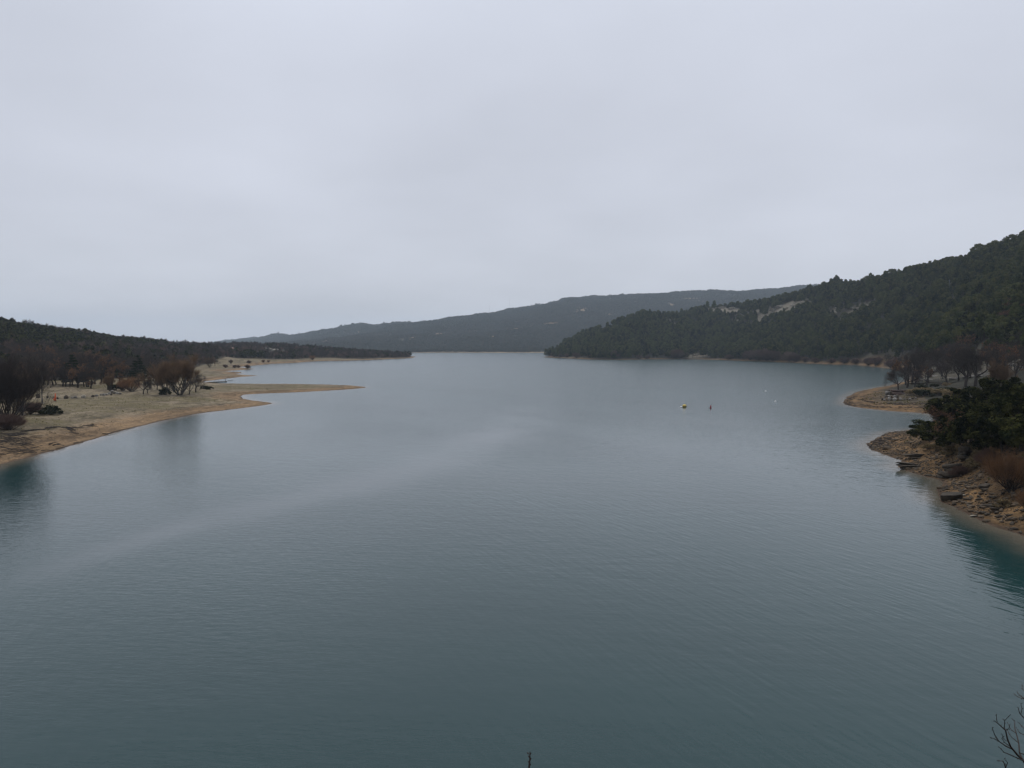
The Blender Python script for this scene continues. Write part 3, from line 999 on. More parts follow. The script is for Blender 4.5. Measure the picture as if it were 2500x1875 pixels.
def dome(rng, n, W, H, z0, lob):
    C, R = [], []
    for k in range(n):
        d = unit(rng.normal(size=3)); d[2] = abs(d[2]) * 1.0 - 0.12
        rr = 0.55 + 0.4 * rng.random()
        C.append((d[0] * W * rr, d[1] * W * rr, z0 + (d[2] * 0.85 * rr + 0.12) * (H - z0)))
        R.append(lob * (0.4 + 1.0 * rng.random() ** 1.5))
    return np.array(C), np.array(R)


def holm_fn(rng, kind, i):
    H, W = 8.5, 4.4
    C, R = dome(rng, 46, W, H, 1.6, 1.0)
    seg = []
    for s in range(3):
        a = rng.random() * 6.28
        q = np.array([math.cos(a) * .9, math.sin(a) * .9, 2.2])
        seg.append((0.1 * math.cos(a), 0.1 * math.sin(a), 0, *q, .2, .15))
        for k in range(12):
            c = C[int(rng.random() * len(C))]
            seg.append((*q, *c, .09, .03))
    V, F = prisms(seg, 5)
    trunk = mesh_np(kind + '_trunk', V, [F], [M['bark']], smooth=True)
    V, F = leaf_cloud(rng, C, R, 240, 0.20, 0.7, 0.32, 0.4, 1.7)
    return trunk, mesh_np(kind + '_crown', V, [F], [M['holm']])


proto_leafy('holm', 4, 8.5, holm_fn)


def oldoak_fn(rng, kind, i):
    """oak that keeps its dead brown leaves"""
    H = 9.0
    S, TW = bare_tree(hash_seed(kind, i), H=H, trunk=0.24, spread=0.85, levels=4, nchild=3, ang=0.75, trop=0.04, twigs=3, twig_len=0.7, twig_r=0.014, r0=0.26)
    T = TW[rng.random(len(TW)) < 0.26]
    LV = leaf_cloud(rng, T[:, 3:6], np.full(len(T), 0.3), 3, 0.22, 1, 0.5, 0.3, 1.5)
    return tree_meshes(kind, S, TW, M['bark'], M['twig'], LV, M['brown_leaf'])


proto_leafy('brown_oak', 3, 9.0, oldoak_fn)


def bush_fn(mat, H, W, n, per, leaf, lob):
    def f(rng, kind, i):
        C, R = dome(rng, n, W, H, 0.15 * H, lob)
        seg = []
        for k in range(14):
            c = C[int(rng.random() * len(C))]
            seg.append((rng.normal() * .1, rng.normal() * .1, 0, *c, .04, .015))
        V, F = prisms(seg, 4)
        trunk = mesh_np(kind + '_trunk', V, [F], [M['bark']], smooth=True)
        V, F = leaf_cloud(rng, C, R, per, leaf, 0.8, 0.4, 0.3, 1.8)
        V[:, 2] = np.maximum(V[:, 2], 0.03)
        return trunk, mesh_np(kind + '_crown', V, [F], [mat])
    return f


proto_leafy('dark_bush', 3, 1.8, bush_fn(M['darkbush'], 1.8, 1.3, 18, 70, 0.16, 0.45))
proto_leafy('dry_bush', 3, 1.6, bush_fn(M['heath'], 1.6, 1.2, 20, 70, 0.13, 0.40))


def canopy_fn(rng, kind, i):
    C, R = dome(rng, 16, 3.2, 8.5, 2.0, 1.5)
    V, F = prisms([(0, 0, 0, 0, 0, 5, .2, .1)], 4)
    trunk = mesh_np(kind + '_trunk', V, [F], [M['bark']])
    V, F = leaf_cloud(rng, C, R, 26, 0.85, 0.8, 0.4, 0.4, 1.4)
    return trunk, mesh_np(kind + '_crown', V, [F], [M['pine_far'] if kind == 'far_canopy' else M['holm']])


proto_leafy('far_canopy', 3, 9.5, canopy_fn)
proto_leafy('green_wood', 3, 8.0, canopy_fn)


def farbare_fn(rng, kind, i):
    H = 8.0
    C, R = dome(rng, 14, 2.8, H, 2.0, 1.3)
    seg = [(0, 0, 0, 0, 0, 3, .2, .14)]
    for c in C:
        seg.append((0, 0, 2.5, *c, .09, .03))
    V, F = prisms(seg, 4)
    trunk = mesh_np(kind + '_trunk', V, [F], [M['bark']])
    n = 26
    p = np.repeat(C, n, 0) + rng.normal(size=(len(C) * n, 3)) * 0.35
    d = rng.normal(size=p.shape) * 0.6 + (p - np.array([0, 0, 2.5])) * 0.35
    d /= np.linalg.norm(d, axis=1, keepdims=True)
    q = p + d * (0.8 + 1.0 * rng.random((len(p), 1)))
    V, F = prisms(np.concatenate([p, q, np.full((len(p), 1), .045), np.full((len(p), 1), .02)], 1), 3)
    return trunk, mesh_np(kind + '_crown', V, [F], [M['twig'] if i != 1 else M['twig_rose']])


proto_leafy('far_bare', 3, 8.5, farbare_fn)

PROTO_OBJ = {}      # mesh name -> first object that uses it (source of the wood's instances)


def plant(name, kind, var, loc, height, rz, label, cat, group=None, wide=1.0):
    tm, cm, H = PROTO[kind][var % len(PROTO[kind])]
    s = height / H
    root = empty(name, loc, rz, (s * wide, s * wide, s))
    a = obj('trunk', tm, root); b = obj('crown', cm, root)
    PROTO_OBJ.setdefault((kind, var % len(PROTO[kind])), (a, b))
    tag(root, label, cat, group)
    return root


def plant_px(name, kind, var, land, px, py0, py1, label, cat, group=None, wide=1.0, rz=None, d0=60):
    """base at photo pixel (px, py0), top at py1"""
    p = land.hit(px, py0, d0)
    h = max(0.4, (py0 - py1) * p[1] / FPX)
    return plant(name, kind, var, p - np.array([0, 0, 0.06 * min(h, 4)]), h, RNG.random() * 6.28 if rz is None else rz, label, cat, group, wide)


# ------------------------------------------------------------------ rocks
def rock_mesh(seed, sx, sy, sz, mat, cuts=10, sub=3, rough=0.05, flat=False):
    import bmesh
    rng = np.random.default_rng(seed)
    bm = bmesh.new()
    bmesh.ops.create_icosphere(bm, subdivisions=sub, radius=1.0)
    V = np.array([v.co[:] for v in bm.verts])
    F = np.array([[v.index for v in f.verts] for f in bm.faces])
    bm.free()
    for k in range(cuts):
        n = unit(rng.normal(size=3)); dd = 0.50 + 0.32 * rng.random()
        t = V @ n
        V = V - np.maximum(t - dd, 0)[:, None] * n
    if flat:
        V[:, 2] = np.minimum(V[:, 2], 0.42 + 0.05 * V[:, 0]); V[:, 2] = np.maximum(V[:, 2], -0.5)
    V *= 1 + rough * (vnoise(V[:, 0] * 4 + seed, V[:, 1] * 4 + V[:, 2] * 3, seed)[:, None] - 0.5) * 2
    V *= np.array([sx, sy, sz])
    return mesh_np('rock', V, [F], [mat])


ROCKS = {k: [rock_mesh(900 + i + 40 * j, 1, .8, .62, M[k], 11, 2) for i in range(5)] for j, k in enumerate(('boulder', 'darkrock', 'stone', 'limestone'))}


def rock_at(name, mat, var, loc, s, label, cat='rock', group=None, rz=None, tilt=0.15):
    o = obj(name, ROCKS[mat][var % 5], None, loc)
    o.scale = s if not np.isscalar(s) else (s, s, s)
    o.rotation_euler = (RNG.normal() * tilt, RNG.normal() * tilt, RNG.random() * 6.28 if rz is None else rz)
    return tag(o, label, cat, group)


# ------------------------------------------------------------------ scatter of what nobody could count
def scatter(name, P, rot, scl, idx, protos, label, tilt=None):
    """protos: list of lists of objects; every point gets a copy of protos[idx]"""
    me = mesh_np(name, P, [])
    attr(me, 'spin', rot)
    attr(me, 'size', scl)
    attr(me, 'wide', scl * (0.85 + 0.35 * RNG.random(len(scl))))
    a = me.attributes.new('pick', 'INT', 'POINT'); a.data.foreach_set('value', np.asarray(idx, np.int32))
    o = obj(name, me)
    ng = bpy.data.node_groups.new(name, 'GeometryNodeTree')
    ng.interface.new_socket('Geometry', in_out='INPUT', socket_type='NodeSocketGeometry')
    ng.interface.new_socket('Geometry', in_out='OUTPUT', socket_type='NodeSocketGeometry')
    N, L = ng.nodes.new, ng.links.new
    gi, go = N('NodeGroupInput'), N('NodeGroupOutput')
    iop = N('GeometryNodeInstanceOnPoints')
    L(gi.outputs[0], iop.inputs['Points'])
    g2i = N('GeometryNodeJoinGeometry')
    for pr in reversed(protos):
        jn = N('GeometryNodeJoinGeometry')
        for q in pr:
            ob = N('GeometryNodeObjectInfo'); ob.transform_space = 'ORIGINAL'
            ob.inputs['Object'].default_value = q
            L(ob.outputs['Geometry'], jn.inputs[0])
        gg = N('GeometryNodeGeometryToInstance')
        L(jn.outputs[0], gg.inputs[0])
        L(gg.outputs[0], g2i.inputs[0])
    L(g2i.outputs[0], iop.inputs['Instance'])
    iop.inputs['Pick Instance'].default_value = True

    def na(nm, typ):
        n = N('GeometryNodeInputNamedAttribute'); n.data_type = typ; n.inputs['Name'].default_value = nm
        return n.outputs['Attribute']
    L(na('pick', 'INT'), iop.inputs['Instance Index'])
    cx = N('ShaderNodeCombineXYZ'); L(na('spin', 'FLOAT'), cx.inputs[2])
    er = N('FunctionNodeEulerToRotation'); L(cx.outputs[0], er.inputs[0]); L(er.outputs[0], iop.inputs['Rotation'])
    cs = N('ShaderNodeCombineXYZ')
    L(na('wide', 'FLOAT'), cs.inputs[0]); L(na('wide', 'FLOAT'), cs.inputs[1]); L(na('size', 'FLOAT'), cs.inputs[2])
    L(cs.outputs[0], iop.inputs['Scale'])
    L(iop.outputs[0], go.inputs[0])
    md = o.modifiers.new('scatter', 'NODES'); md.node_group = ng
    tag(o, label, None, None, 'stuff')
    return o


def jitter_grid(x0, x1, y0, y1, step, seed):
    r = np.random.default_rng(seed)
    x, y = np.meshgrid(np.arange(x0, x1, step), np.arange(y0, y1, step))
    x = x.ravel() + (r.random(x.size) - .5) * step * 0.95
    y = y.ravel() + (r.random(y.size) - .5) * step * 0.95
    return x, y, r


# ================================================================== WOODS
# ---- pines of the right-hand hill
def right_pines():
    x, y, r = jitter_grid(20, 1250, 280, 1950, 7.9, 11)
    px = 1250 + FPX * x / y
    k = (px > 1310) & (px < 2640)
    x, y, px = x[k], y[k], px[k]
    s = RIGHT.sd(x, y)
    base = np.interp(px, [1300, 1500, 1700, 1900, 2100, 2200], [6, 8, 8, 9, 10, 10])
    k = s > base * (0.7 + 0.6 * vnoise(x / 20, y / 20, 2))
    # the flat behind the spit carries bare trees instead
    k &= ~((px > 2150) & (y < np.interp(px, [2150, 2250, 2350, 2500, 2700], [500, 470, 430, 330, 300])))
    x, y, px, s = x[k], y[k], px[k], s[k]
    rk = clear_mask(CLEAR_R, x, y, 1.05)
    dens = 0.93 - 0.85 * rk - 0.35 * sstep(0.58, 0.75, fbm(x / 45, y / 45, 21))
    k = r.random(len(x)) < dens
    x, y, px = x[k], y[k], px[k]
    z = RIGHT.h(x, y)
    # drop what stands far behind the crest
    X, Y = project(x, y, z + 9)
    ridge = np.interp(px, [a for a, b, c in RR1] + [1700, 1752] + [a for a, b, c in RR2[2:]], [b for a, b, c in RR1] + [774, 743] + [b for a, b, c in RR2[2:]])
    rd = np.interp(px, [a for a, b, c in RR1[:-1]] + [a for a, b, c in RR2], [c for a, b, c in RR1[:-1]] + [c for a, b, c in RR2])
    k = y < rd + 60
    k &= ~((px > 2150) & (z < 9.5) & (y < 660)) & ~((px > 1900) & (y < 400) & (z < 9))
    x, y, z, px, Y = x[k], y[k], z[k], px[k], Y[k]
    sz = (0.75 + 1.1 * r.random(len(x))) * (0.85 + 0.5 * fbm(x / 60, y / 60, 41))
    big = r.random(len(x)) < 0.06
    sz = np.where(big, sz * 1.3, sz)
    order = np.argsort(y)
    seen = (px[order] < 2490) & (Y[order] < np.interp(px[order], [1300, 2150, 2240, 2500], [900, 900, 868, 835]))
    near = order[seen][:290]
    rest = np.setdiff1d(np.arange(len(x)), near)
    for j in near:
        plant('pine_tree', 'pine', int(r.integers(6)), (x[j], y[j], z[j] - 0.2), 9.0 * sz[j], r.random() * 6.28,
              'dark green pine among many on the lower slope of the wooded hill', 'pine tree', 'pines on the lower hillside')
    return x[rest], y[rest], z[rest], sz[rest], r


def shrub_at(*a, **k):
    return plant_px(*a, **k)


rx, ry, rz_, rs, rr_ = right_pines()
protos = [PROTO_OBJ[('pine', i)] for i in range(6)]
scatter('hillside_pine_forest', np.stack([rx, ry, rz_ - 0.2], 1), rr_.random(len(rx)) * 6.28, rs, rr_.integers(0, 6, len(rx)), protos,
        'dark pine forest covering the hill on the far side of the bay')

# ---- wood on the left hill
EXTRA = {}


def left_wood():
    x, y, r = jitter_grid(-1150, -120, 300, 1560, 5.9, 13)
    px = 1250 + FPX * x / y
    k = (px > -180) & (px < 1012)
    x, y, px = x[k], y[k], px[k]
    s = LEFT.sd(x, y)
    k = (s > 7) & (wood_left(x, y) > 0.5)
    x, y, px, s = x[k], y[k], px[k], s[k]
    k = r.random(len(x)) < 0.92 - 0.9 * clear_mask(CLEAR_L, x, y, 1.1)
    x, y, px = x[k], y[k], px[k]
    z = LEFT.h(x, y)
    rd = np.interp(px, [a for a, b, c in LR], [c for a, b, c in LR])
    k = y < rd + 70
    x, y, z, px = x[k], y[k], z[k], px[k]
    sz = 0.62 + 0.95 * r.random(len(x)) ** 1.6
    # evergreen on the height of the hill, bare trees below and towards the point
    up = sstep(8, 22, z) * sstep(620, 200, px)
    mixn = fbm(x / 35, y / 35, 61, 3)
    green = r.random(len(x)) < np.clip(0.16 + 0.75 * up + 1.8 * (mixn - 0.52), 0.05, 0.92)
    pick = np.where(green, r.integers(0, 3, len(x)), 3 + r.integers(0, 3, len(x)))
    return x, y, z, px, sz, pick, r


lx, ly, lz, lpx, ls, lpick, lr = left_wood()
order = np.argsort(ly)
vis = order[(lpx[order] > 40) & (lpx[order] < 1000)]
near_bare = [j for j in vis if lpick[j] >= 3][:150]
near_green = [j for j in vis if lpick[j] < 3][:60]
for j in near_bare:
    D = ly[j]
    kind = ('spreading_bare', 'spreading_bare', 'brown_oak', 'spreading_bare', 'dark_bare')[int(lr.integers(5))] if D < 620 else 'far_bare'
    plant('bare_tree', kind, int(lr.integers(4)), (lx[j], ly[j], lz[j] - 0.1), (9.0 if D < 620 else 7.5) * (0.7 + 0.6 * ls[j]), lr.random() * 6.28,
          'bare brown winter tree within the wood behind the left beach', 'tree', 'bare trees behind the left beach')
for j in near_green:
    plant('evergreen_tree', 'green_wood', int(lr.integers(3)), (lx[j], ly[j], lz[j] - 0.1), 7.5 * (0.6 + 0.6 * ls[j]), lr.random() * 6.28,
          'dark rounded evergreen tree within the wood behind the left beach', 'tree', 'evergreen trees behind the left beach')
for j in range(3):      # one of each far kind is needed as the source of the wood
    for kd in ('green_wood', 'far_bare'):
        if (kd, j) not in PROTO_OBJ:
            q = vis[180 + j]
            plant('evergreen_tree' if kd == 'green_wood' else 'bare_tree', kd, j, (lx[q] + 2.5, ly[q] + 2.5, LEFT.put(lx[q] + 2.5, ly[q] + 2.5)), 7.5, 0.3,
                  ('dark rounded evergreen tree' if kd == 'green_wood' else 'bare brown winter tree') + ' within the wood behind the left beach', 'tree',
                  ('evergreen' if kd == 'green_wood' else 'bare') + ' trees behind the left beach')
rest = np.setdiff1d(np.arange(len(lx)), np.array(near_bare + near_green))
scatter('lakeside_woodland', np.stack([lx, ly, lz - 0.1], 1)[rest], lr.random(len(rest)) * 6.28, ls[rest], lpick[rest],
        [PROTO_OBJ[('green_wood', i)] for i in range(3)] + [PROTO_OBJ[('far_bare', i)] for i in range(3)],
        'mixed bare and evergreen wood on the low hill and point left')


# ---- forest of the far hill
def far_wood():
    # spacing grows with distance: the far end reads only as a soft line
    r = np.random.default_rng(17)
    n = 210000
    u = -0.46 + r.random(n) * 0.98
    D = 2540 + (r.random(n) ** 1.0) * 6000
    x, y = u * D, D
    px = 1250 + FPX * u
    k = (px > 380) & (px < 2120)
    rd = np.interp(px, [a for a, b, c in FR], [c for a, b, c in FR])
    k &= (D < rd + 120)
    x, y, px = x[k], y[k], px[k]
    s = FAR.sd(x, y)
    k = s > 18
    x, y, px = x[k], y[k], px[k]
    k = r.random(len(x)) < 1.0 - 0.72 * clear_mask(CLEAR_F, x, y, 1.0)
    x, y, px = x[k], y[k], px[k]
    # a row of trees along the crest
    rp = np.arange(505, 2120, 1.3) + r.normal(size=len(np.arange(505, 2120, 1.3))) * 1.0
    gapm = fbm(rp / 30, rp * 0, 91, 3)
    rp = rp[gapm > 0.38]
    rD = np.interp(rp, [a for a, b, c in FR], [c for a, b, c in FR]) + r.normal(size=len(rp)) * 12
    x = np.concatenate([x, (rp - 1250) / FPX * rD]); y = np.concatenate([y, rD])
    z = FAR.h(x, y)
    sz = (1.05 + 0.8 * r.random(len(x))) * (1 + 0.12 * sstep(3000, 6000, y))
    sz[-len(rp):] *= 0.8 + 1.0 * r.random(len(rp)) ** 2
    return x, y, z, sz, r


fx, fy, fz, fs, fr = far_wood()


# source trees for the far forest: real trees standing on the near edge of the far shore
for i in range(3):
    p = FAR.hit(1120 + 70 * i, 857, 2400)
    plant('shore_tree', 'far_canopy', i, p, 9.0, 1.0 * i, 'hazy dark tree at the foot of the far hill beside the pale far shore', 'tree', 'trees at the foot of the far hill')
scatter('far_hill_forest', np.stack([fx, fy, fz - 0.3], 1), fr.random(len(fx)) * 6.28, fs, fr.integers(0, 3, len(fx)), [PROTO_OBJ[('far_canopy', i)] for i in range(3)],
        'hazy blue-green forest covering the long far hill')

# ================================================================== SINGLE PLANTS, LEFT BANK
def hitL(px, py): return LEFT.hit(px, py, 90)
def hitR(px, py): return RIGHT.hit(px, py, 60)


plant_px('willow_tree', 'vase_bare', 0, LEFT, 440, 965, 856, 'large russet bare willow, tallest round crown at the edge of the left beach', 'tree', wide=1.4)
plant_px('willow_tree', 'willow_dark', 0, LEFT, 18, 1046, 846, 'big dark many-stemmed bare tree cut off by the left edge of the photo', 'tree', wide=1.0, rz=0.6)
plant_px('willow_tree', 'willow_dark', 0, LEFT, -60, 1040, 850, 'dark bare tree mostly beyond the left edge of the photo', 'tree', wide=1.0, rz=2.6)
plant_px('willow_tree', 'vase_bare', 1, LEFT, 55, 1015, 880, 'slimmer reddish bare tree behind the big dark one at the left edge', 'tree', wide=0.7)
plant_px('cedar_tree', 'cedar', 0, LEFT, 177, 940, 864, 'dark layered conifer behind the orange-leaved oak', 'conifer', wide=1.0)
plant_px('cedar_tree', 'cedar', 1, LEFT, 338, 938, 866, 'dark conifer behind the round brown bush, left of the large willow', 'conifer', wide=1.0)
plant_px('bare_tree', 'spreading_bare', 1, LEFT, 462, 963, 922, 'small dark crooked tree right beside the large russet willow', 'tree', wide=1.1)
plant_px('bare_tree', 'spreading_bare', 2, LEFT, 478, 958, 905, 'grey bare tree leaning over the beach right of the large willow', 'tree', wide=1.0)
plant_px('bare_tree', 'vase_bare', 1, LEFT, 405, 958, 898, 'russet bare tree crowded against the left side of the large willow', 'tree', wide=1.0)
plant_px('bare_shrub', 'shrub_red', 0, LEFT, 322, 957, 912, 'wide round russet-brown bush between the boulders and the large willow', 'shrub', wide=1.25)
plant_px('bare_shrub', 'shrub_red', 1, LEFT, 300, 955, 920, 'lower russet bush at the end of the boulder row', 'shrub', wide=1.1)
plant_px('bare_tree', 'spreading_bare', 3, LEFT, 350, 962, 915, 'small bare tree with a short trunk in front of the russet bush', 'tree', wide=1.0)
plant_px('bare_tree', 'spreading_bare', 0, LEFT, 360, 960, 918, 'small bare tree with a dark trunk right of the russet bush', 'tree', wide=0.9)
plant_px('bare_tree', 'spreading_bare', 1, LEFT, 384, 952, 905, 'bare tree standing over the gap between bush and willow', 'tree', wide=0.9)
plant_px('bare_tree', 'vase_bare', 0, LEFT, 269, 955, 905, 'slender olive-brown bare tree behind the boulder heap', 'tree', wide=0.8)
plant_px('evergreen_bush', 'dark_bush', 0, LEFT, 283, 953, 932, 'dark evergreen bush behind the boulder heap', 'shrub', wide=1.3)
plant_px('evergreen_bush', 'dark_bush', 1, LEFT, 402, 964, 944, 'olive evergreen bush at the foot of the large willow', 'shrub', wide=1.0)
plant_px('evergreen_bush', 'dark_bush', 2, LEFT, 498, 950, 939, 'low dark bush on the spit right of the large willow', 'shrub', wide=1.4)
plant_px('evergreen_bush', 'dark_bush', 0, LEFT, 512, 951, 940, 'low dark bush nearest the jetty', 'shrub', wide=1.3)
plant_px('evergreen_bush', 'dark_bush', 1, LEFT, 122, 1012, 986, 'ragged dark bush among white rocks on the left beach', 'shrub', wide=1.5)
plant_px('evergreen_bush', 'dark_bush', 2, LEFT, 140, 1011, 999, 'low dark bush trailing beside the ragged bush and white rocks', 'shrub', wide=1.8)
plant_px('bare_shrub', 'shrub_bare', 0, LEFT, 70, 1012, 972, 'brown twiggy undergrowth under the dark tree at the left edge', 'shrub', wide=1.3)
plant_px('bare_shrub', 'shrub_bare', 1, LEFT, 25, 1050, 1000, 'dark twiggy bush at the foot of the big left-edge tree', 'shrub', wide=1.5)
# the row of trunks along the edge of the wood
ROW = [(117, 940, 886, 'dark_bare', 'bare tree at the left end of the row along the wood edge'), (130, 941, 884, 'brown_oak', 'oak with faded pinkish leaves beside the twin trunks at the wood edge'),
       (137, 939, 890, 'dark_bare', 'leaning dark trunk of the twin trees at the wood edge'), (153, 944, 885, 'dark_bare', 'straight dark-trunked tree left of the orange-leaved oak'),
       (161, 944, 895, 'spreading_bare', 'slanting thin tree just left of the orange-leaved oak'), (171, 942, 893, 'brown_oak', 'thin oak with brown leaves behind the orange-leaved oak'),
       (190, 947, 884, 'brown_oak', 'spreading oak with orange dead leaves, widest of the row'), (205, 944, 890, 'spreading_bare', 'bare tree just right of the orange-leaved oak'),
       (212, 945, 892, 'dark_bare', 'left of two close dark trunks right of the orange oak'), (216, 945, 888, 'spreading_bare', 'right of two close dark trunks right of the orange oak'),
       (222, 948, 890, 'dark_bare', 'dark tree with a flared foot at the right end of the trunk row'), (247, 935, 880, 'brown_oak', 'rusty-leaved oak in the shade behind the boulder heap'),
       (95, 948, 880, 'dark_bare', 'dark bare tree behind the tall lamp post'), (106, 938, 880, 'brown_oak', 'pinkish-brown oak above the lamp post'),
       (232, 938, 875, 'spreading_bare', 'tall bare grey tree behind the right end of the trunk row'), (292, 935, 878, 'brown_oak', 'rusty-red oak left of the dark conifer by the bush'),
       (312, 930, 876, 'spreading_bare', 'tall purple-grey bare tree between rusty oak and conifer'), (375, 930, 884, 'spreading_bare', 'grey bare tree between conifer and large willow'),
       (85, 955, 870, 'dark_bare', 'tall dark tree close right of the left-edge trees'), (72, 950, 868, 'spreading_bare', 'tall brown tree within the left-edge clump')]
for i, (px, a, b, kd, lab) in enumerate(ROW):
    plant_px('oak_tree' if kd == 'brown_oak' else 'bare_tree', kd, i, LEFT, px, a, b, lab, 'tree', wide=1.15 if px == 190 else 0.95, rz=i * 1.3)
# small plants on the spits further out
for i, (px, a, b, kd, lab) in enumerate([(551, 898, 888, 'shrub_bare', 'small bare shrub, first from the wood on the grassy far spit'), (573, 898, 889, 'shrub_bare', 'small bare shrub in the middle of the far spit'),
                                         (582, 898, 890, 'shrub_bare', 'small bare shrub right of the middle of the far spit'), (604, 900, 888, 'shrub_bare', 'tallest bare shrub at the tip of the far spit'),
                                         (564, 889, 876, 'vase_bare', 'thin pale tree on the flat behind the far spit'), (608, 887, 878, 'shrub_bare', 'rusty shrub on the flat at the back of the bay'),
                                         (643, 885, 876, 'shrub_red', 'reddish shrub left of the sandy mound at the back of the bay'), (655, 885, 877, 'shrub_red', 'reddish shrub nearest the sandy mound at the back of the bay'),
                                         (763, 879, 865, 'shrub_red', 'bright orange bush standing alone on the shore of the point'), (998, 872, 864, 'shrub_bare', 'pale twiggy bush at the very tip of the point'),
                                         (512, 897, 868, 'vase_bare', 'purple-brown tree at the root of the far spit'), (525, 893, 872, 'spreading_bare', 'purple-brown tree right of the root of the far spit')]):
    plant_px('bare_shrub' if kd.startswith('shrub') else 'bare_tree', kd, i, LEFT, px, a, b, lab, 'shrub' if kd.startswith('shrub') else 'tree', wide=1.2)

# ================================================================== RIGHT BANK PLANTS
HOLM = [(2262, 1075, 1010, 1.25, 'low holm oak overhanging the inlet, leftmost of the dark oaks'), (2300, 1092, 1006, 1.15, 'broad dark holm oak second from the inlet'),
        (2345, 1100, 985, 1.1, 'dark holm oak above the tan scrub bank'), (2395, 1105, 972, 1.1, 'dark holm oak above the bare gully'), (2450, 1105, 955, 1.1, 'tall dark holm oak behind the russet willow bush'),
        (2500, 1100, 935, 1.1, 'dark holm oak at the right edge behind the russet bush'), (2330, 1040, 930, 1.15, 'holm oak behind the brown-leaved oak on the point'),
        (2385, 1030, 915, 1.1, 'olive-green holm oak in front of the two thick trunks'), (2440, 1020, 895, 1.1, 'rounded holm oak right of the thick trunks'), (2490, 1010, 905, 1.1, 'dark holm oak at the right edge in front of the bare rocks'),
        (2420, 1070, 935, 1.1, 'holm oak in the middle of the dark oak clump'), (2475, 1065, 925, 1.0, 'holm oak in the right half of the dark clump'), (2530, 1060, 900, 1.2, 'holm oak cut by the right edge of the photo'),
        (2300, 1030, 965, 1.1, 'small holm oak low over the far side of the inlet'), (2545, 1130, 960, 1.2, 'holm oak partly outside the right edge above the stony bank')]
for i, (px, a, b, w, lab) in enumerate(HOLM):
    plant_px('holm_oak_tree', 'holm', i, RIGHT, px, a, b, lab, 'oak tree', wide=w, rz=i * 1.7)
plant_px('oak_tree', 'brown_oak', 0, RIGHT, 2290, 1050, 985, 'small oak with brown dead leaves leaning over the inlet', 'oak tree', wide=1.2)
plant_px('oak_tree', 'brown_oak', 1, RIGHT, 2372, 1085, 985, 'oak with bright rusty leaves among the dark holm oaks', 'oak tree', wide=1.2)
plant_px('oak_tree', 'brown_oak', 2, RIGHT, 2495, 1095, 1000, 'rusty-leaved oak at the right edge above the russet bush', 'oak tree', wide=1.0)
BIG = [(2357, 944, 836, 'dark_bare', 0.95, 'tall bare oak with a slanting thick trunk, left of the pair'), (2381, 943, 826, 'dark_bare', 0.95, 'tall bare oak with a forked thick trunk, right of the pair'),
       (2227, 938, 850, 'dark_bare', 0.85, 'dark bare tree, left of the two at the root of the sandy spit'), (2241, 934, 846, 'dark_bare', 0.85, 'thick-trunked dark tree, right of the two at the root of the spit'),
       (2299, 925, 842, 'spreading_bare', 1.1, 'wide bare tree with low sweeping branches beside the pale frames'), (2268, 915, 852, 'spreading_bare', 0.9, 'bare tree on the pale rock slope behind the sandy spit'),
       (2420, 925, 842, 'spreading_bare', 1.0, 'brown bare tree right of the pair of thick trunks'), (2450, 915, 838, 'brown_oak', 1.0, 'faded brown oak below the hill right of the thick trunks'),
       (2480, 925, 845, 'spreading_bare', 1.0, 'bare tree by the pale rock ledge at the right edge'), (2330, 905, 845, 'brown_oak', 1.0, 'rusty bare oak between the thick trunks and the wide tree'),
       (2210, 908, 860, 'spreading_bare', 1.0, 'brown bare tree on the bay shore behind the spit'), (2250, 895, 840, 'spreading_bare', 1.0, 'pale brown bare tree at the foot of the pine slope'),
       (2440, 960, 870, 'vase_bare', 0.7, 'slender olive bare tree behind the rounded holm oak'), (2395, 890, 840, 'spreading_bare', 1.1, 'bare tree behind the forked thick trunk'),
       (2360, 885, 835, 'spreading_bare', 1.1, 'bare tree at the foot of the pines behind the slanting trunk'), (2300, 885, 838, 'brown_oak', 1.1, 'rusty oak at the foot of the pines behind the frames'),
       (2500, 900, 830, 'spreading_bare', 1.0, 'bare tree at the right edge below the pine slope'), (2190, 895, 868, 'shrub_bare', 1.3, 'purple-brown bare thicket on the bay shore'),
       (2165, 892, 862, 'spreading_bare', 1.2, 'purple bare tree left of the thicket on the bay shore')]
for i, (px, a, b, kd, w, lab) in enumerate(BIG):
    plant_px('bare_shrub' if 'shrub' in kd else ('oak_tree' if kd == 'brown_oak' else 'bare_tree'), kd, i, RIGHT, px, a, b, lab, 'tree', wide=w, rz=i * 2.1, d0=215)
plant_px('bare_shrub', 'shrub_red', 0, RIGHT, 2470, 1200, 1078, 'large russet willow bush fanning up from the stony right bank', 'shrub', wide=1.1, rz=0.5)
plant_px('bare_shrub', 'shrub_red', 1, RIGHT, 2525, 1255, 1170, 'russet bush at the right edge below the large russet bush', 'shrub', wide=1.1)
plant_px('bare_shrub', 'shrub_bare', 2, RIGHT, 2415, 1140, 1085, 'thin brown shrub between gully and large russet bush', 'shrub', wide=1.1)
plant_px('bare_shrub', 'shrub_bare', 0, RIGHT, 2340, 1165, 1128, 'small dark twiggy shrub beside the square black rock', 'shrub', wide=1.0)
for i, (px, a, b, lab) in enumerate([(2325, 1110, 1080, 'tan dry bush below the dark oaks, largest on the bank'), (2295, 1098, 1078, 'tan dry bush at the shaded edge of the oaks'), (2270, 1096, 1080, 'small tan bush near the neck of the stony spit'),
                                     (2380, 1140, 1110, 'pale dry bush at the foot of the gully'), (2365, 1108, 1070, 'grey-brown bush on the rock beside the gully'), (2400, 1120, 1095, 'dry bush right of the gully'),
                                     (2450, 1238, 1214, 'low dry bush on the stony bank below the russet bush')]):
    plant_px('dry_bush', 'dry_bush', i, RIGHT, px, a, b, lab, 'shrub', wide=1.3, rz=i)
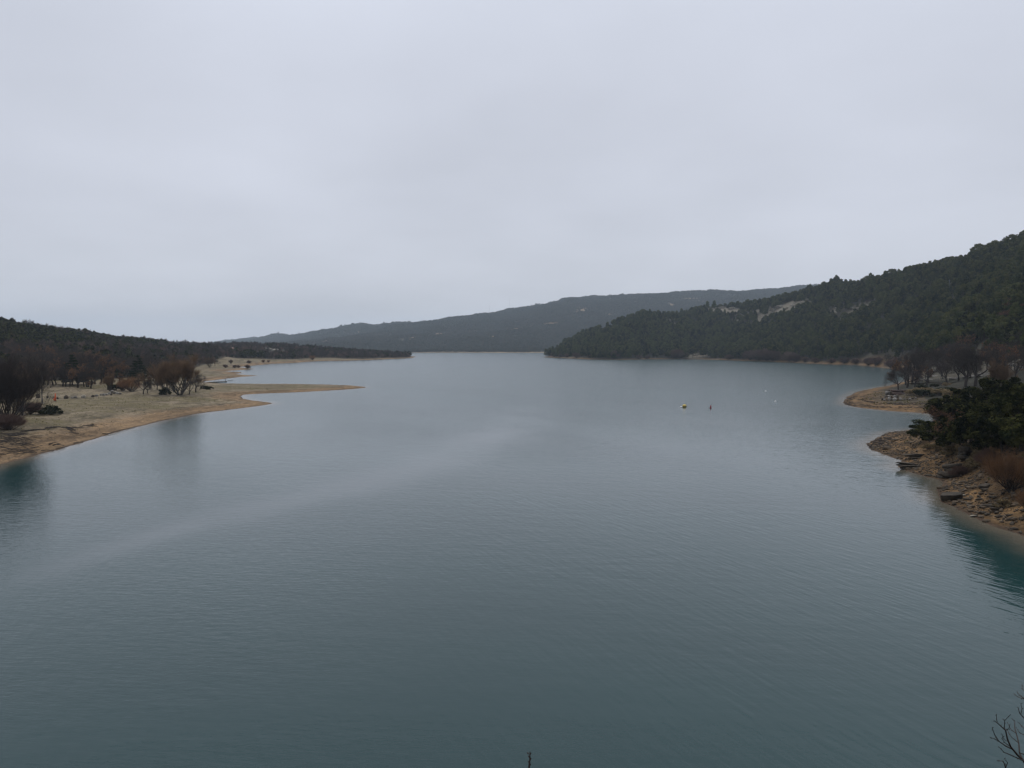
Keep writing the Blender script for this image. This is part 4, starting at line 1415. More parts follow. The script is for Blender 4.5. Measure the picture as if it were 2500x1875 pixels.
for i, (px, a, b, kd, lab) in enumerate([(2255, 968, 945, 'dark_bush', 'dark green bush on the sandy spit right of the boulder heap'), (2232, 965, 948, 'dry_bush', 'tan bush right of the brown bank on the spit'), (2243, 958, 944, 'dry_bush', 'brown bush behind the dark green spit bush'),
                                         (2270, 962, 944, 'dry_bush', 'brown bush right of the dark green spit bush'), (2290, 966, 944, 'dry_bush', 'brown bush at the right end of the spit scrub'), (2310, 962, 940, 'dark_bush', 'dark bush below the pale frames'),
                                         (2330, 970, 945, 'dry_bush', 'olive bush left of the slanting thick trunk'), (2250, 948, 936, 'dark_bush', 'low dark scrub behind the spit bushes'), (2280, 945, 934, 'dark_bush', 'low dark scrub below the wide bare tree'),
                                         (2310, 942, 932, 'dry_bush', 'low brown scrub in front of the pale frames')]):
    plant_px('dry_bush' if kd == 'dry_bush' else 'evergreen_bush', kd, i, RIGHT, px, a, b, lab, 'shrub', wide=1.6, rz=i * 1.1)
plant_px('bare_tree', 'spreading_bare', 3, RIGHT, 2193, 952, 890, 'young bare tree rising from the brown bank on the spit', 'tree', wide=0.95, rz=2.0, d0=200)
rq = np.random.default_rng(19)
nn = 0
while nn < 34:
    px_, D_ = 2200 + 330 * rq.random(), 335 + 230 * rq.random()
    x_ = (px_ - 1250) / FPX * D_
    if RIGHT.sd([x_], [D_])[0] < 9: continue
    kd_ = ('spreading_bare', 'dark_bare', 'brown_oak', 'spreading_bare')[nn % 4]
    plant('bare_tree', kd_, nn, (x_, D_, RIGHT.put(x_, D_) - .1), 8 + 6 * rq.random(), rq.random() * 6.28, 'dark bare winter tree in the thicket between the sandy spit and the pine slope', 'tree', 'bare trees in the thicket behind the spit', 1.1)
    nn += 1
# bare bushes along the shore under the pines
SH = [(1352, 871, 858), (1368, 872, 860), (1385, 873, 861), (1408, 874, 858), (1440, 874, 862), (1500, 875, 852), (1560, 876, 862), (1648, 875, 848), (1662, 875, 852), (1830, 879, 850), (1850, 880, 848), (1872, 881, 846),
      (1890, 882, 850), (1928, 883, 854), (1942, 884, 858), (1965, 885, 868), (1990, 886, 870), (2030, 887, 872), (2060, 888, 870), (2090, 889, 872), (2120, 892, 868), (2140, 893, 866), (2175, 899, 874), (1580, 876, 866), (1780, 878, 862)]
for i, (px, a, b) in enumerate(SH):
    plant_px('bare_shrub', 'shrub_bare', i, RIGHT, px, a, b, 'rosy-brown bare bush along the waterline under the pine slope', 'shrub', 'bare bushes under the pine slope', wide=1.25, d0=500)
for px, a, b, lab, kd, v in [(2383, 634, 602, 'tall layered pine standing out of the skyline near the right edge', 'cedar', 0), (2472, 600, 574, 'broad-headed pine, highest on the skyline at the right edge', 'pine', 2),
                             (2318, 662, 634, 'broad round pine on the skyline left of the tall layered pine', 'pine', 4), (2415, 628, 606, 'small pointed pine between the two tall skyline pines', 'pine', 0)]:
    plant_px('pine_tree', kd, v, RIGHT, px, a, b, lab, 'pine tree', wide=1.2, d0=700)

# ================================================================== ROCKS
row = [(93, 972, 2.1, 'darkrock', 'low dark boulder at the left end of the boulder row'), (116, 972, 1.2, 'darkrock', 'small dark boulder just right of the lamp post'), (131, 973, 1.0, 'darkrock', 'small boulder left of the orange post'),
       (141, 974, 1.1, 'darkrock', 'small boulder touching the orange post on its right'), (162, 973, 1.8, 'darkrock', 'rounded dark boulder alone right of the orange post'), (178, 973, 1.2, 'boulder', 'flat grey boulder left of the tilted one'),
       (185, 972, 1.1, 'boulder', 'tilted pale boulder in the middle of the row'), (205, 972, 1.7, 'limestone', 'palest boulder of the row'), (226, 970, 1.5, 'darkrock', 'grey boulder right of the palest one'),
       (236, 968, 1.2, 'boulder', 'small grey boulder before the boulder heap'), (247, 966, 1.5, 'boulder', 'first boulder of the heap at the right end of the row'), (254, 966, 1.4, 'boulder', 'second boulder of the heap at the row end'),
       (261, 965, 1.4, 'boulder', 'third boulder of the heap at the row end'), (268, 963, 1.6, 'boulder', 'middle boulder of the heap at the row end'), (274, 959, 1.6, 'boulder', 'upper boulder of the heap at the row end'),
       (280, 961, 1.5, 'limestone', 'pale boulder on the heap at the row end'), (286, 962, 1.3, 'boulder', 'right-hand boulder of the heap at the row end'), (292, 963, 1.2, 'boulder', 'last boulder at the right end of the heap'),
       (272, 965, 1.2, 'darkrock', 'dark boulder at the foot of the heap')]
for i, (px, py, w, m, lab) in enumerate(row):
    p = hitL(px, py)
    rock_at('boulder', m, i, p + np.array([0, 0, .18 * w]), (w * .62, w * .55, w * .85), lab, 'boulder', None, None, .2)
for i, (px, py, w, m, lab) in enumerate([(82, 1006, 2.6, 'limestone', 'broad pale flat rock left of the ragged dark bush'), (118, 1004, 1.5, 'limestone', 'white rock under the ragged dark bush'), (130, 1003, .7, 'limestone', 'small white rock right of the ragged bush'),
                                         (152, 1004, .9, 'stone', 'reddish rock at the tail of the dark bushes'), (56, 1014, 1.6, 'limestone', 'white rock under the left-edge trees'), (50, 1008, .9, 'limestone', 'small white rock behind the left-edge white rock'),
                                         (30, 1000, 1.0, 'limestone', 'pale rock glimpsed between the left-edge stems'), (104, 999, .9, 'stone', 'brown rock behind the flat pale rock'), (22, 1036, .9, 'limestone', 'pale rock at the foot of the big left-edge tree'),
                                         (190, 1010, .35, 'darkrock', 'tiny dark stone alone on the gravel right of the bushes'), (239, 1042, .4, 'limestone', 'single white stone on the orange beach'), (27, 1119, .35, 'limestone', 'single white stone on the wet sand below the dead branches')]):
    p = hitL(px, py)
    rock_at('rock', m, i + 1, p + np.array([0, 0, .10 * w]), (w * .55, w * .5, w * .38), lab, 'rock')
# boulder heap on the sandy spit
hx = [(2160, 977, 1.3), (2166, 975, 1.6), (2172, 977, 1.7), (2178, 975, 1.7), (2184, 976, 1.6), (2190, 975, 1.8), (2197, 974, 1.6), (2167, 970, 1.5), (2174, 968, 1.7), (2181, 969, 1.5), (2188, 966, 2.1), (2195, 968, 1.6), (2171, 963, 1.8), (2178, 962, 1.6), (2163, 968, 1.2), (2155, 971, 1.0), (2208, 972, .8), (2215, 971, .7), (2222, 970, .9), (2229, 969, .7), (2236, 968, .8)]
for i, (px, py, w) in enumerate(hx):
    p = RIGHT.hit(px, 978 if i < 7 else 975 if i < 12 else py + 6, 200)
    zz = {0: .35, 1: .95, 2: 1.6}[0 if i < 7 or i > 13 else 1 if i < 12 else 2]
    rock_at('boulder', ('boulder', 'stone', 'boulder', 'darkrock')[i % 4], i, (p[0], p[1] + (1.2 if i in range(7, 14) else 0), p[2] + zz * .8), (w * .66, w * .6, w * .85),
            'grey boulder in the heap on the sandy spit' if i < 16 else 'small pale stone between boulder heap and dark bush on the spit', 'boulder', 'boulder heap on the sandy spit' if i < 16 else 'small stones beside the spit boulder heap', None, .3)


def single_rock(name, px, py, size, seed, mat, label, rz=0.0, tilt=(0, 0), lift=0.2, cuts=9, flat=True):
    p = RIGHT.hit(px, py, 60)
    o = obj(name, rock_mesh(seed, *size, M[mat], cuts, 4, 0.05, flat), None, (p[0], p[1], p[2] + lift))
    o.rotation_euler = (tilt[0], tilt[1], rz)
    return tag(o, label, 'rock')


def ledge(px, py, n, L, W, T, seed, mat, label, rz, land=RIGHT, name='rock_ledge', d0=60, cat='rock', tilt=0.06, each=None):
    """bedrock ledge: stacked beds, each set back from the one below"""
    rng = np.random.default_rng(seed)
    p = land.hit(px, py, d0)
    root = empty(name, p, rz)
    for k in range(n):
        me = rock_mesh(seed * 7 + k, L * (1 - .13 * k) * (.85 + .3 * rng.random()), W * (1 - .1 * k), T, M[mat], 8, 3, .07, True)
        o = obj('rock_bed', me, root, (rng.normal() * L * .12, W * .22 * k + rng.normal() * .1, T * (.15 + .72 * k)))
        o.rotation_euler = (rng.normal() * tilt, rng.normal() * tilt, rng.normal() * .12)
    return tag(root, label, cat)


single_rock('boulder', 2318, 1222, (1.75, 1.25, 1.35), 5, 'darkrock', 'big flat-topped boulder standing at the water on the right bank', 0.15, (0.05, -0.06), 0.35)
ledge(2222, 1143, 3, 2.6, 1.0, .42, 21, 'darkrock', 'long dark ledge running into the water from the stony bank', 0.12)
ledge(2330, 1160, 3, 2.2, 1.1, .75, 22, 'darkrock', 'square black rock step between ledge and orange beach', 0.2)
ledge(2300, 1166, 2, 1.3, .9, .6, 23, 'darkrock', 'dark rock block at the corner of the small cove', -0.1)
ledge(2405, 1195, 2, 1.5, .7, .45, 24, 'darkrock', 'tilted dark slab on the stony bank left of the russet bush', 0.7)
ledge(2440, 1242, 2, 2.0, .6, .30, 25, 'darkrock', 'low dark ledge across the lower stony bank', 0.05)
ledge(2360, 1120, 3, 1.3, 1.0, .85, 26, 'darkrock', 'craggy dark outcrop under the oaks beside the gully', 0.4)
ledge(2190, 1075, 2, 2.4, .7, .22, 27, 'stone', 'low stone strip across the far side of the stony spit', 0.2)
ledge(2172, 1095, 2, 1.8, .6, .2, 28, 'stone', 'low stone strip near the tip of the stony spit', 0.25)
ledge(2240, 1118, 3, 2.6, .8, .32, 29, 'darkrock', 'dark stone step behind the long ledge', 0.1)
single_rock('rock', 2375, 1265, (.55, .34, .16), 31, 'limestone', 'pale flat stone lying in the water off the lower bank', 0.2, (0, 0), 0.1)
single_rock('rock', 2413, 1157, (.22, .18, .16), 32, 'limestone', 'small white stone on the bank above the tilted slab', 0, (0, 0), .1)
single_rock('rock', 2353, 1211, (.34, .24, .18), 33, 'limestone', 'pale grey stone just right of the big flat-topped boulder', .3, (0, 0), .1)
single_rock('rock', 2297, 1130, (.25, .2, .18), 34, 'limestone', 'small white stone left of the black rock step', 0, (0, 0), .1)
# brown earth bank on the spit
ledge(2192, 964, 3, 4.2, 1.6, .85, 41, 'brownwall', 'flat-topped brown earth bank behind the boulder heap on the spit', 0.05, d0=200, name='earth_bank', cat='bank')
ledge(2212, 960, 2, 3.0, 1.4, .95, 42, 'brownwall', 'darker right half of the brown bank on the spit', 0.0, d0=200, name='earth_bank', cat='bank')
# low dark wall along the flat behind the spit
ledge(2300, 938, 2, 9.0, .9, .45, 43, 'darkrock', 'long low dark stone wall along the flat behind the spit', -0.03, d0=215, name='stone_wall', cat='wall')
ledge(2248, 938, 2, 7.0, .9, .45, 44, 'darkrock', 'left stretch of the low dark stone wall by the twin trees', 0.02, d0=215, name='stone_wall', cat='wall')
# pale slabs under the bare trees
for i, (px, py, L_, W_, T_) in enumerate([(2262, 928, 6, 3, .5), (2275, 920, 6, 4, .6), (2285, 908, 7, 4, .7), (2270, 900, 7, 4, .7), (2330, 925, 6, 3, .6), (2365, 922, 6, 3, .6), (2398, 918, 5, 3, 1.1), (2405, 928, 5, 2, .4), (2470, 893, 6, 2.5, .7), (2490, 898, 5, 2, .6), (2300, 896, 7, 4, .7), (2350, 905, 6, 3, .7), (2455, 900, 5, 2, .5)]):
    ledge(px, py, 2, L_ * .7, W_ * .7, T_ * .8, 60 + i, 'boulder', 'pale limestone slab on the slope among the bare trees behind the spit', 0.1 * (i % 5 - 2), d0=215, name='rock_slab')['group'] = 'pale slabs among the bare trees'
# limestone outcrops on the pine hill
for i, (px, py, w) in enumerate([(1560, 797, 14), (1470, 802, 12), (1485, 797, 9), (1500, 800, 9), (1545, 799, 10), (1620, 768, 11), (1640, 776, 16), (1672, 783, 15), (1640, 790, 10), (1632, 794, 8), (1735, 757, 16), (1748, 753, 14), (1765, 752, 18), (1785, 755, 15), (1805, 765, 16), (1822, 770, 14), (1800, 772, 12), (1835, 771, 10), (1870, 764, 14), (1888, 760, 16),
                                (1905, 751, 16), (1920, 755, 12), (1940, 747, 12), (1958, 746, 12), (2040, 748, 11), (2046, 753, 10), (2088, 752, 12), (2100, 755, 12), (2112, 752, 9), (1700, 868, 12), (1712, 864, 9), (1940, 757, 8), (1985, 729, 8), (2440, 676, 9), (1690, 784, 12), (1755, 762, 10)]):
    ledge(px, py, 3, w * .62, w * .30, w * .13, 100 + i, 'limestone', 'pale limestone outcrop showing between the pines on the hill', 0.12 * (i % 5 - 2), d0=500, name='rock_outcrop', tilt=.1)['group'] = 'limestone outcrops on the pine hill'
# white rock face on the left point
for i, (px, py, w) in enumerate([(605, 858, 9), (622, 857, 11), (640, 857, 11), (655, 858, 11), (670, 860, 10), (684, 863, 8), (612, 862, 7), (634, 863, 7), (648, 864, 7), (662, 866, 7), (676, 868, 7), (590, 861, 7), (518, 857, 6), (530, 858, 6), (688, 872, 5), (548, 857, 5)]):
    ledge(px, py, 3, w * .95, w * .4, w * .24, 200 + i, 'limestone', 'white limestone face above the bay on the left point', 0.1 * (i % 3 - 1), land=LEFT, d0=700, name='limestone_cliff', tilt=.1)['group'] = 'white limestone face on the left point'

# stones scattered over the stony right bank: the larger ones singly
rs_ = np.random.default_rng(77)


def stony():
    n = 110000
    x = 30 + rs_.random(n) * 110; y = 78 + rs_.random(n) * 130
    s = RIGHT.sd(x, y)
    k = (s > 0.15) & (s < 17 - 0.02 * y)
    x, y, s = x[k], y[k], s[k]
    k = rs_.random(len(x)) < 0.25 + 0.7 * sstep(.45, .66, fbm(x / 5, y / 5, 71, 3))
    return x[k], y[k], s[k]


sx_, sy_, ss_ = stony()
sz_ = RIGHT.h(sx_, sy_)
size = 0.08 + 0.30 * rs_.random(len(sx_)) ** 3.0
pxx, _ = project(sx_, sy_, sz_)
order = np.argsort(-(size / sy_) * (pxx < 2500))
big = order[:230]
for i, j in enumerate(big):
    m = ('stone', 'darkrock', 'stone', 'stone', 'darkrock')[i % 5]
    w = size[j] * 1.5
    rock_at('stone', m, i, (sx_[j], sy_[j], sz_[j] + w * .15), (w, w * (.6 + .4 * rs_.random()), w * .7), 'loose stone among many on the stony right bank', 'stone', 'loose stones on the stony right bank')
src = [[o for o in COL.objects if o.name.startswith('stone') and o.data == ROCKS[m][v]][:1] for m, v in (('stone', 0), ('darkrock', 1), ('stone', 2), ('stone', 3), ('darkrock', 4))]
rest = order[230:22000]
scatter('shore_rubble', np.stack([sx_, sy_, sz_ + .02], 1)[rest], rs_.random(len(rest)) * 6.28, size[rest], rs_.integers(0, 5, len(rest)), src, 'stony rubble strewn over the right bank')
# pebbles and clods of the left beach and the sandy spit
n = 40000
x = -190 + rs_.random(n) * 170; y = 120 + rs_.random(n) * 330
s = LEFT.sd(x, y); k = (s > .3) & (rs_.random(n) < .25 * sstep(.45, .65, fbm(x / 8, y / 8, 72, 3)))
x, y = x[k], y[k]
x2 = 60 + rs_.random(n) * 120; y2 = 225 + rs_.random(n) * 90
s2 = RIGHT.sd(x2, y2); k = (s2 > .3) & (s2 < 22) & (rs_.random(n) < .3 * sstep(.45, .65, fbm(x2 / 8, y2 / 8, 72, 3)))
x2, y2 = x2[k], y2[k]
PP = np.concatenate([np.stack([x, y, LEFT.h(x, y)], 1), np.stack([x2, y2, RIGHT.h(x2, y2)], 1)])
scatter('beach_pebbles', PP, rs_.random(len(PP)) * 6.28, .05 + .16 * rs_.random(len(PP)) ** 2, rs_.integers(0, 5, len(PP)), src, 'pebbles and clods on the sandy beaches')

# ---- grass
def tuft(name, mat, n, h, seed):
    r = np.random.default_rng(seed)
    a = r.random(n) * 6.28; q = r.random(n) * .12
    b = np.stack([np.cos(a) * q, np.sin(a) * q, np.zeros(n)], 1)
    t = b + np.stack([np.cos(a) * .16 * r.random(n), np.sin(a) * .16 * r.random(n), h * (.5 + .7 * r.random(n))], 1)
    w = np.stack([-np.sin(a), np.cos(a), np.zeros(n)], 1) * .022
    V = np.stack([b - w, b + w, t], 1).reshape(-1, 3)
    return mesh_np(name, V, [np.arange(3 * n).reshape(-1, 3)], [mat])


tp = gp(250, 1000, 1.6); tp[2] = LEFT.put(tp[0], tp[1])
tA = tag(obj('grass_tuft', tuft('grass_tuft', M['green_grass'], 26, .30, 1), None, tp), 'green grass tuft on the gravel of the left beach', 'grass', 'grass tufts on the left beach')
tp = gp(300, 1003, 1.6); tp[2] = LEFT.put(tp[0], tp[1])
tB = tag(obj('grass_tuft', tuft('grass_tuft', M['dry_grass'], 26, .34, 2), None, tp), 'dry yellow grass tuft on the gravel of the left beach', 'grass', 'grass tufts on the left beach')
n = 90000
x = -330 + rs_.random(n) * 300; y = 110 + rs_.random(n) * 420
s = LEFT.sd(x, y)
w = wood_left(x, y)
gg = fbm(x / 22, y / 9, 31, 4)
k = (s > 7) & (w < .6) & (rs_.random(n) < .03 + .35 * sstep(.46, .60, gg)) & (1250 + FPX * x / y > -120)
x, y, gg = x[k], y[k], gg[k]
scatter('beach_grass', np.stack([x, y, LEFT.h(x, y) - .02], 1), rs_.random(len(x)) * 6.28, .35 + .6 * rs_.random(len(x)) ** 2, (rs_.random(len(x)) < .72).astype(int), [[tA], [tB]], 'short winter grass on the flat above the left beach')
n = 14000
x = 40 + rs_.random(n) * 120; y = 85 + rs_.random(n) * 240
s = RIGHT.sd(x, y); k = (s > 6) & (rs_.random(n) < .6 * sstep(.45, .6, fbm(x / 9, y / 9, 33, 3)))
x, y = x[k], y[k]
scatter('bank_grass', np.stack([x, y, RIGHT.h(x, y) - .02], 1), rs_.random(len(x)) * 6.28, .7 + .9 * rs_.random(len(x)), (rs_.random(len(x)) < .8).astype(int), [[tA], [tB]], 'dry grass on the stony right bank under the oaks')


# ================================================================== DEAD WOOD
def tube(name, pts, r0, r1, mat, k=6, parent=None):
    P = np.array(pts, float); n = len(P) - 1
    R = np.linspace(r0, r1, n + 1)
    V, F = prisms([(*P[i], *P[i + 1], R[i], R[i + 1]) for i in range(n)], k)
    return obj(name, mesh_np(name, V, [F], [mat], smooth=True), parent)


def on_left(px, py, dz=.1):
    p = hitL(px, py); return (p[0], p[1], p[2] + dz)


tag(tube('driftwood_log', [on_left(250, 1060), on_left(262, 1064, .2), on_left(280, 1068, .25), on_left(295, 1066, .2), on_left(315, 1060, .15), on_left(331, 1054, .1)], .10, .05, M['drift']), 'long bent driftwood log at the water on the left beach', 'log')
tag(tube('driftwood_branch', [on_left(136, 1097), on_left(150, 1097, .2), on_left(163, 1097, .1)], .07, .04, M['drift']), 'thin driftwood branch lying at the waterline left of the log', 'branch')
tag(tube('driftwood_branch', [on_left(101, 1101), on_left(115, 1103, .3), on_left(132, 1105, .1)], .08, .04, M['drift']), 'dark branch reaching towards the water from the dead branch pile', 'branch')
tag(tube('driftwood_branch', [on_left(180, 1083), on_left(190, 1082, .2), on_left(203, 1083, .05)], .09, .05, M['drift']), 'short dark branch on the orange sand above the waterline', 'branch')
for i, (px, py) in enumerate([(131, 1086), (140, 1090), (128, 1089)]):
    a = on_left(px, py); q = np.array(a)
    tag(tube('driftwood_branch', [q + np.array([-1.2, .3 * i, 0]), q + np.array([0, 0, .35]), q + np.array([1.3, .2, .05])], .10, .05, M['drift']), 'dark dead branch in the small tangle on the orange sand', 'branch', 'small tangle of dead branches')


def brush_pile():
    r = np.random.default_rng(5)
    seg = []
    for i in range(260):
        px = -40 + 130 * r.random() ** .9; py = 1068 + 40 * r.random() * (1 - .35 * max(px, 0) / 90) + .02 * (90 - px)
        c = gp(px, py, 1.0); c[2] = LEFT.put(c[0], c[1]) + .1 + .7 * r.random() * (1 - max(px, 0) / 100)
        d = unit(np.array([1, r.normal() * .35, r.normal() * .12])) * (.7 + 1.6 * r.random())
        m = c + np.array([0, 0, .15 * r.random()])
        w = .015 + .05 * r.random() ** 2
        seg += [(*(c - d), *m, w, w * .9), (*m, *(c + d + r.normal(size=3) * .2), w * .9, w * .4)]
    V, F = prisms(seg, 4)
    tag(obj('dead_branches', mesh_np('dead_branches', V, [F], [M['drift']])), 'tangle of dark dead branches washed up at the left edge', None, None, 'stuff')


brush_pile()


def strandline():
    """drift litter left in lines by falling water"""
    r = np.random.default_rng(6)
    seg = []
    lines = [(LEFT, [(8, 1094), (30, 1080), (60, 1068), (100, 1058), (145, 1049), (170, 1053), (185, 1060)], 240), (LEFT, [(155, 1050), (190, 1047), (230, 1040)], 60),
             (RIGHT, [(2085, 966), (2073, 975), (2080, 986), (2120, 991), (2170, 995), (2240, 998), (2280, 1002)], 240), (RIGHT, [(2100, 975), (2140, 988), (2200, 992), (2260, 994)], 160), (RIGHT, [(2064, 978), (2072, 990), (2110, 996), (2180, 1001)], 120),
             (RIGHT, [(2160, 1066), (2130, 1080), (2128, 1090), (2150, 1103)], 120), (RIGHT, [(2200, 1063), (2160, 1074), (2145, 1085)], 90)]
    for land, ln, n in lines:
        P = np.array(ln, float)
        for i in range(n):
            t = r.random() * (len(P) - 1); k = int(t); f = t - k
            q = P[k] * (1 - f) + P[k + 1] * f + r.normal(size=2) * np.array([4, .8])
            c = gp(q[0], q[1], .6)
            if land.sd([c[0]], [c[1]])[0] < .4: continue
            c[2] = land.put(c[0], c[1]) + .04
            a = r.normal() * .5
            d = np.array([math.cos(a), math.sin(a), 0]) * (.2 + .7 * r.random())
            w = .02 + .05 * r.random()
            seg.append((*(c - d), *(c + d), w, w * .6))
    V, F = prisms(seg, 4)
    tag(obj('drift_litter', mesh_np('drift_litter', V, [F], [M['drift']])), 'lines of dark drift litter left along the beaches', None, None, 'stuff')


strandline()


# ================================================================== BUILT THINGS
def box(V0, V1):
    x0, y0, z0 = V0; x1, y1, z1 = V1
    V = np.array([(x0, y0, z0), (x1, y0, z0), (x1, y1, z0), (x0, y1, z0), (x0, y0, z1), (x1, y0, z1), (x1, y1, z1), (x0, y1, z1)], float)
    F = np.array([(0, 3, 2, 1), (4, 5, 6, 7), (0, 1, 5, 4), (1, 2, 6, 5), (2, 3, 7, 6), (3, 0, 4, 7)])
    return V, F


def bobj(name, boxes, mat, parent):
    V, F = [], []
    for a, b in boxes:
        v, f = box(a, b); F.append(f + 8 * len(V)); V.append(v)
    return obj(name, mesh_np(name, np.concatenate(V), [np.concatenate(F)], [mat]), parent)


def lathe(name, prof, mat, parent=None, n=20, loc=(0, 0, 0)):
    P = np.array(prof, float); m = len(P)
    V = np.concatenate([np.stack([P[:, 0] * math.cos(2 * math.pi * i / n), P[:, 0] * math.sin(2 * math.pi * i / n), P[:, 1]], 1) for i in range(n)])
    F = []
    for i in range(n):
        j = (i + 1) % n
        for k in range(m - 1):
            F.append((i * m + k, j * m + k, j * m + k + 1, i * m + k + 1))
    return obj(name, mesh_np(name, V, [np.array(F)], [mat], smooth=True), parent, loc)


def sphere_prof(r, z0, n=10, sq=1.0):
    return [(max(.002, r * math.cos(t)), z0 + sq * r * math.sin(t)) for t in np.linspace(-math.pi / 2, math.pi / 2, n)]


def buoy(px, py, r, mat, label, sq=1.0, sink=.25, handle=True):
    p = gp(px, py)
    root = empty('buoy', (p[0], p[1], 0))
    lathe('float_body', sphere_prof(r, r * sq * (1 - 2 * sink), 14, sq), M[mat], root)
    top = r * sq * (2 - 2 * sink)
    lathe('waterline_ring', [(r * .99, r * sq * .28), (r * 1.06, r * sq * .34), (r * 1.06, r * sq * .46), (r * .99, r * sq * .52)], M['black'] if mat == 'yellow' else M[mat], root)
    if handle:
        a = np.linspace(0, math.pi, 7)
        tube('lifting_eye', [(.2 * r * math.cos(t), 0, top - .02 + .22 * r * math.sin(t)) for t in a], .03 * r, .03 * r, M['grey_metal'], 5, root)
    return tag(root, label, 'buoy')


buoy(1671, 994, .68, 'yellow', 'large yellow buoy floating on the open lake', .95)
buoy(1663.5, 994.5, .38, 'whitep', 'small white float touching the yellow buoy', .6)
buoy(1869, 955.5, .40, 'whitep', 'white buoy, the farther of two out towards the hill', .6)
buoy(1893, 980.5, .36, 'whitep', 'white buoy, the nearer of two off the sandy spit', .6)
p = gp(1735, 996.5)
root = tag(empty('marker_buoy', (p[0], p[1], 0)), 'small upright red marker buoy right of the yellow buoy', 'buoy')
lathe('float_body', [(.01, -.3), (.26, -.25), (.30, .0), (.28, .28), (.16, .42), (.13, .5)], M['redp'], root)
lathe('top_knob', sphere_prof(.24, .68, 8), M['redp'], root)

# jetty
a, b = gp(506, 934.6), gp(553, 932.8)
d = b - a; ang = math.atan2(d[1], d[0]); Lj = float(np.hypot(d[0], d[1]))
jet = tag(empty('jetty', (a[0], a[1], 0), ang), 'low floating jetty with a rail in the narrow bay behind the spit', 'jetty')
for i in range(26):
    x0 = Lj * i / 26
    bobj('deck_plank', [((x0, -.75, .40), (x0 + Lj / 26 - .03, .75, .45))], M['wood'], jet)
for yy in (-.55, .55):
    bobj('float', [((.1, yy - .2, -.15), (Lj - .1, yy + .2, .38))], M['black'], jet)
for x0 in (Lj * .42, Lj * .52, Lj * .62):
    bobj('rail_post', [((x0, .66, .45), (x0 + .08, .74, 1.5))], M['black'], jet)
bobj('hand_rail', [((Lj * .42, .67, 1.42), (Lj * .62 + .08, .73, 1.48))], M['black'], jet)
bobj('mooring_pile', [((Lj - .1, .8, -1.5), (Lj + .08, .98, 2.2))], M['drift'], jet)
p = gp(562, 930)
tag(tube('floating_log', [(p[0] - 1.5, p[1], .05), (p[0], p[1] + .2, .1), (p[0] + 1.5, p[1], .04)], .18, .14, M['drift']), 'dark log floating off the end of the jetty', 'log')

# lamp post on the left beach
p = hitL(103, 985)
hh = (985 - 905) * p[1] / FPX
lp = tag(empty('lamp_post', p), 'tall thin dark lamp post on a concrete foot on the left beach', 'lamp post')
lathe('base', [(.01, -.2), (.62, -.2), (.62, .12), (.55, .2), (.01, .2)], M['concrete'], lp, 16)
lathe('pole', [(.20, .2), (.19, 1.2), (.16, 1.25), (.12, hh), (.01, hh + .02)], M['black'], lp, 10)
tube('arm', [(0, 0, hh - .1), (.25, 0, hh + .1), (.8, 0, hh + .15)], .035, .03, M['black'], 6, lp)
bobj('lantern', [((.6, -.14, hh + .06), (1.15, .14, hh + .2))], M['black'], lp)
# orange post
p = hitL(135.5, 980)
op = tag(empty('marker_post', p), 'bright orange post standing in front of the boulder row', 'post')
hh = (980 - 960.5) * p[1] / FPX
lathe('post', [(.01, -.1), (.23, -.1), (.22, hh * .72), (.17, hh * .76), (.17, hh * .95), (.08, hh), (.005, hh)], M['orange'], op, 12)
bobj('foot_board', [((-.62, -.06, .25), (-.22, .06, 1.0))], M['orange'], op)
lathe('base', [(.01, -.12), (.27, -.12), (.26, .1), (.22, .14)], M['black'], op, 12)
# utility pole on the right hill
p = RIGHT.hit(2317, 716, 500)
up_ = tag(empty('utility_pole', p), 'grey utility pole rising from the pines on the right hill', 'pole')
lathe('pole', [(.01, -1), (.30, -1), (.22, 14.0), (.01, 14.1)], M['grey_metal'], up_, 10)
bobj('cross_arm', [((-1.0, -.08, 13.0), (1.0, .08, 13.2))], M['grey_metal'], up_)
for x0 in (-.9, -.05, .8):
    bobj('insulator', [((x0, -.06, 13.2), (x0 + .1, .06, 13.5))], M['concrete'], up_)
# masts on the far hill
for px, yt, lab in [(1195, 744, 'faint thin radio mast on the far ridge, left and shorter of two'), (1244, 724, 'faint thin radio mast on the far ridge, right and taller of two')]:
    D = 5000.0
    xx = (px - 1250) / FPX * D
    zz = FAR.put(xx, D)
    H_ = dp(px, yt, D)[2] - zz
    mr = tag(empty('radio_mast', (xx, D, zz - .5)), lab, 'mast')
    for i in range(3):
        t = 2 * math.pi * i / 3
        tube('mast_leg', [(.5 * math.cos(t), .5 * math.sin(t), 0), (.35 * math.cos(t), .35 * math.sin(t), H_)], .10, .08, M['grey_metal'], 4, mr)
    seg = []
    for k in range(int(H_ / 2.2)):
        for i in range(3):
            t, t2 = 2 * math.pi * i / 3, 2 * math.pi * (i + 1) / 3
            seg.append((.47 * math.cos(t), .47 * math.sin(t), 2.2 * k, .45 * math.cos(t2), .45 * math.sin(t2), 2.2 * k + 2.2, .05, .05))
    V, F = prisms(seg, 3)
    obj('lattice_bracing', mesh_np('lattice_bracing', V, [F], [M['grey_metal']]), mr)
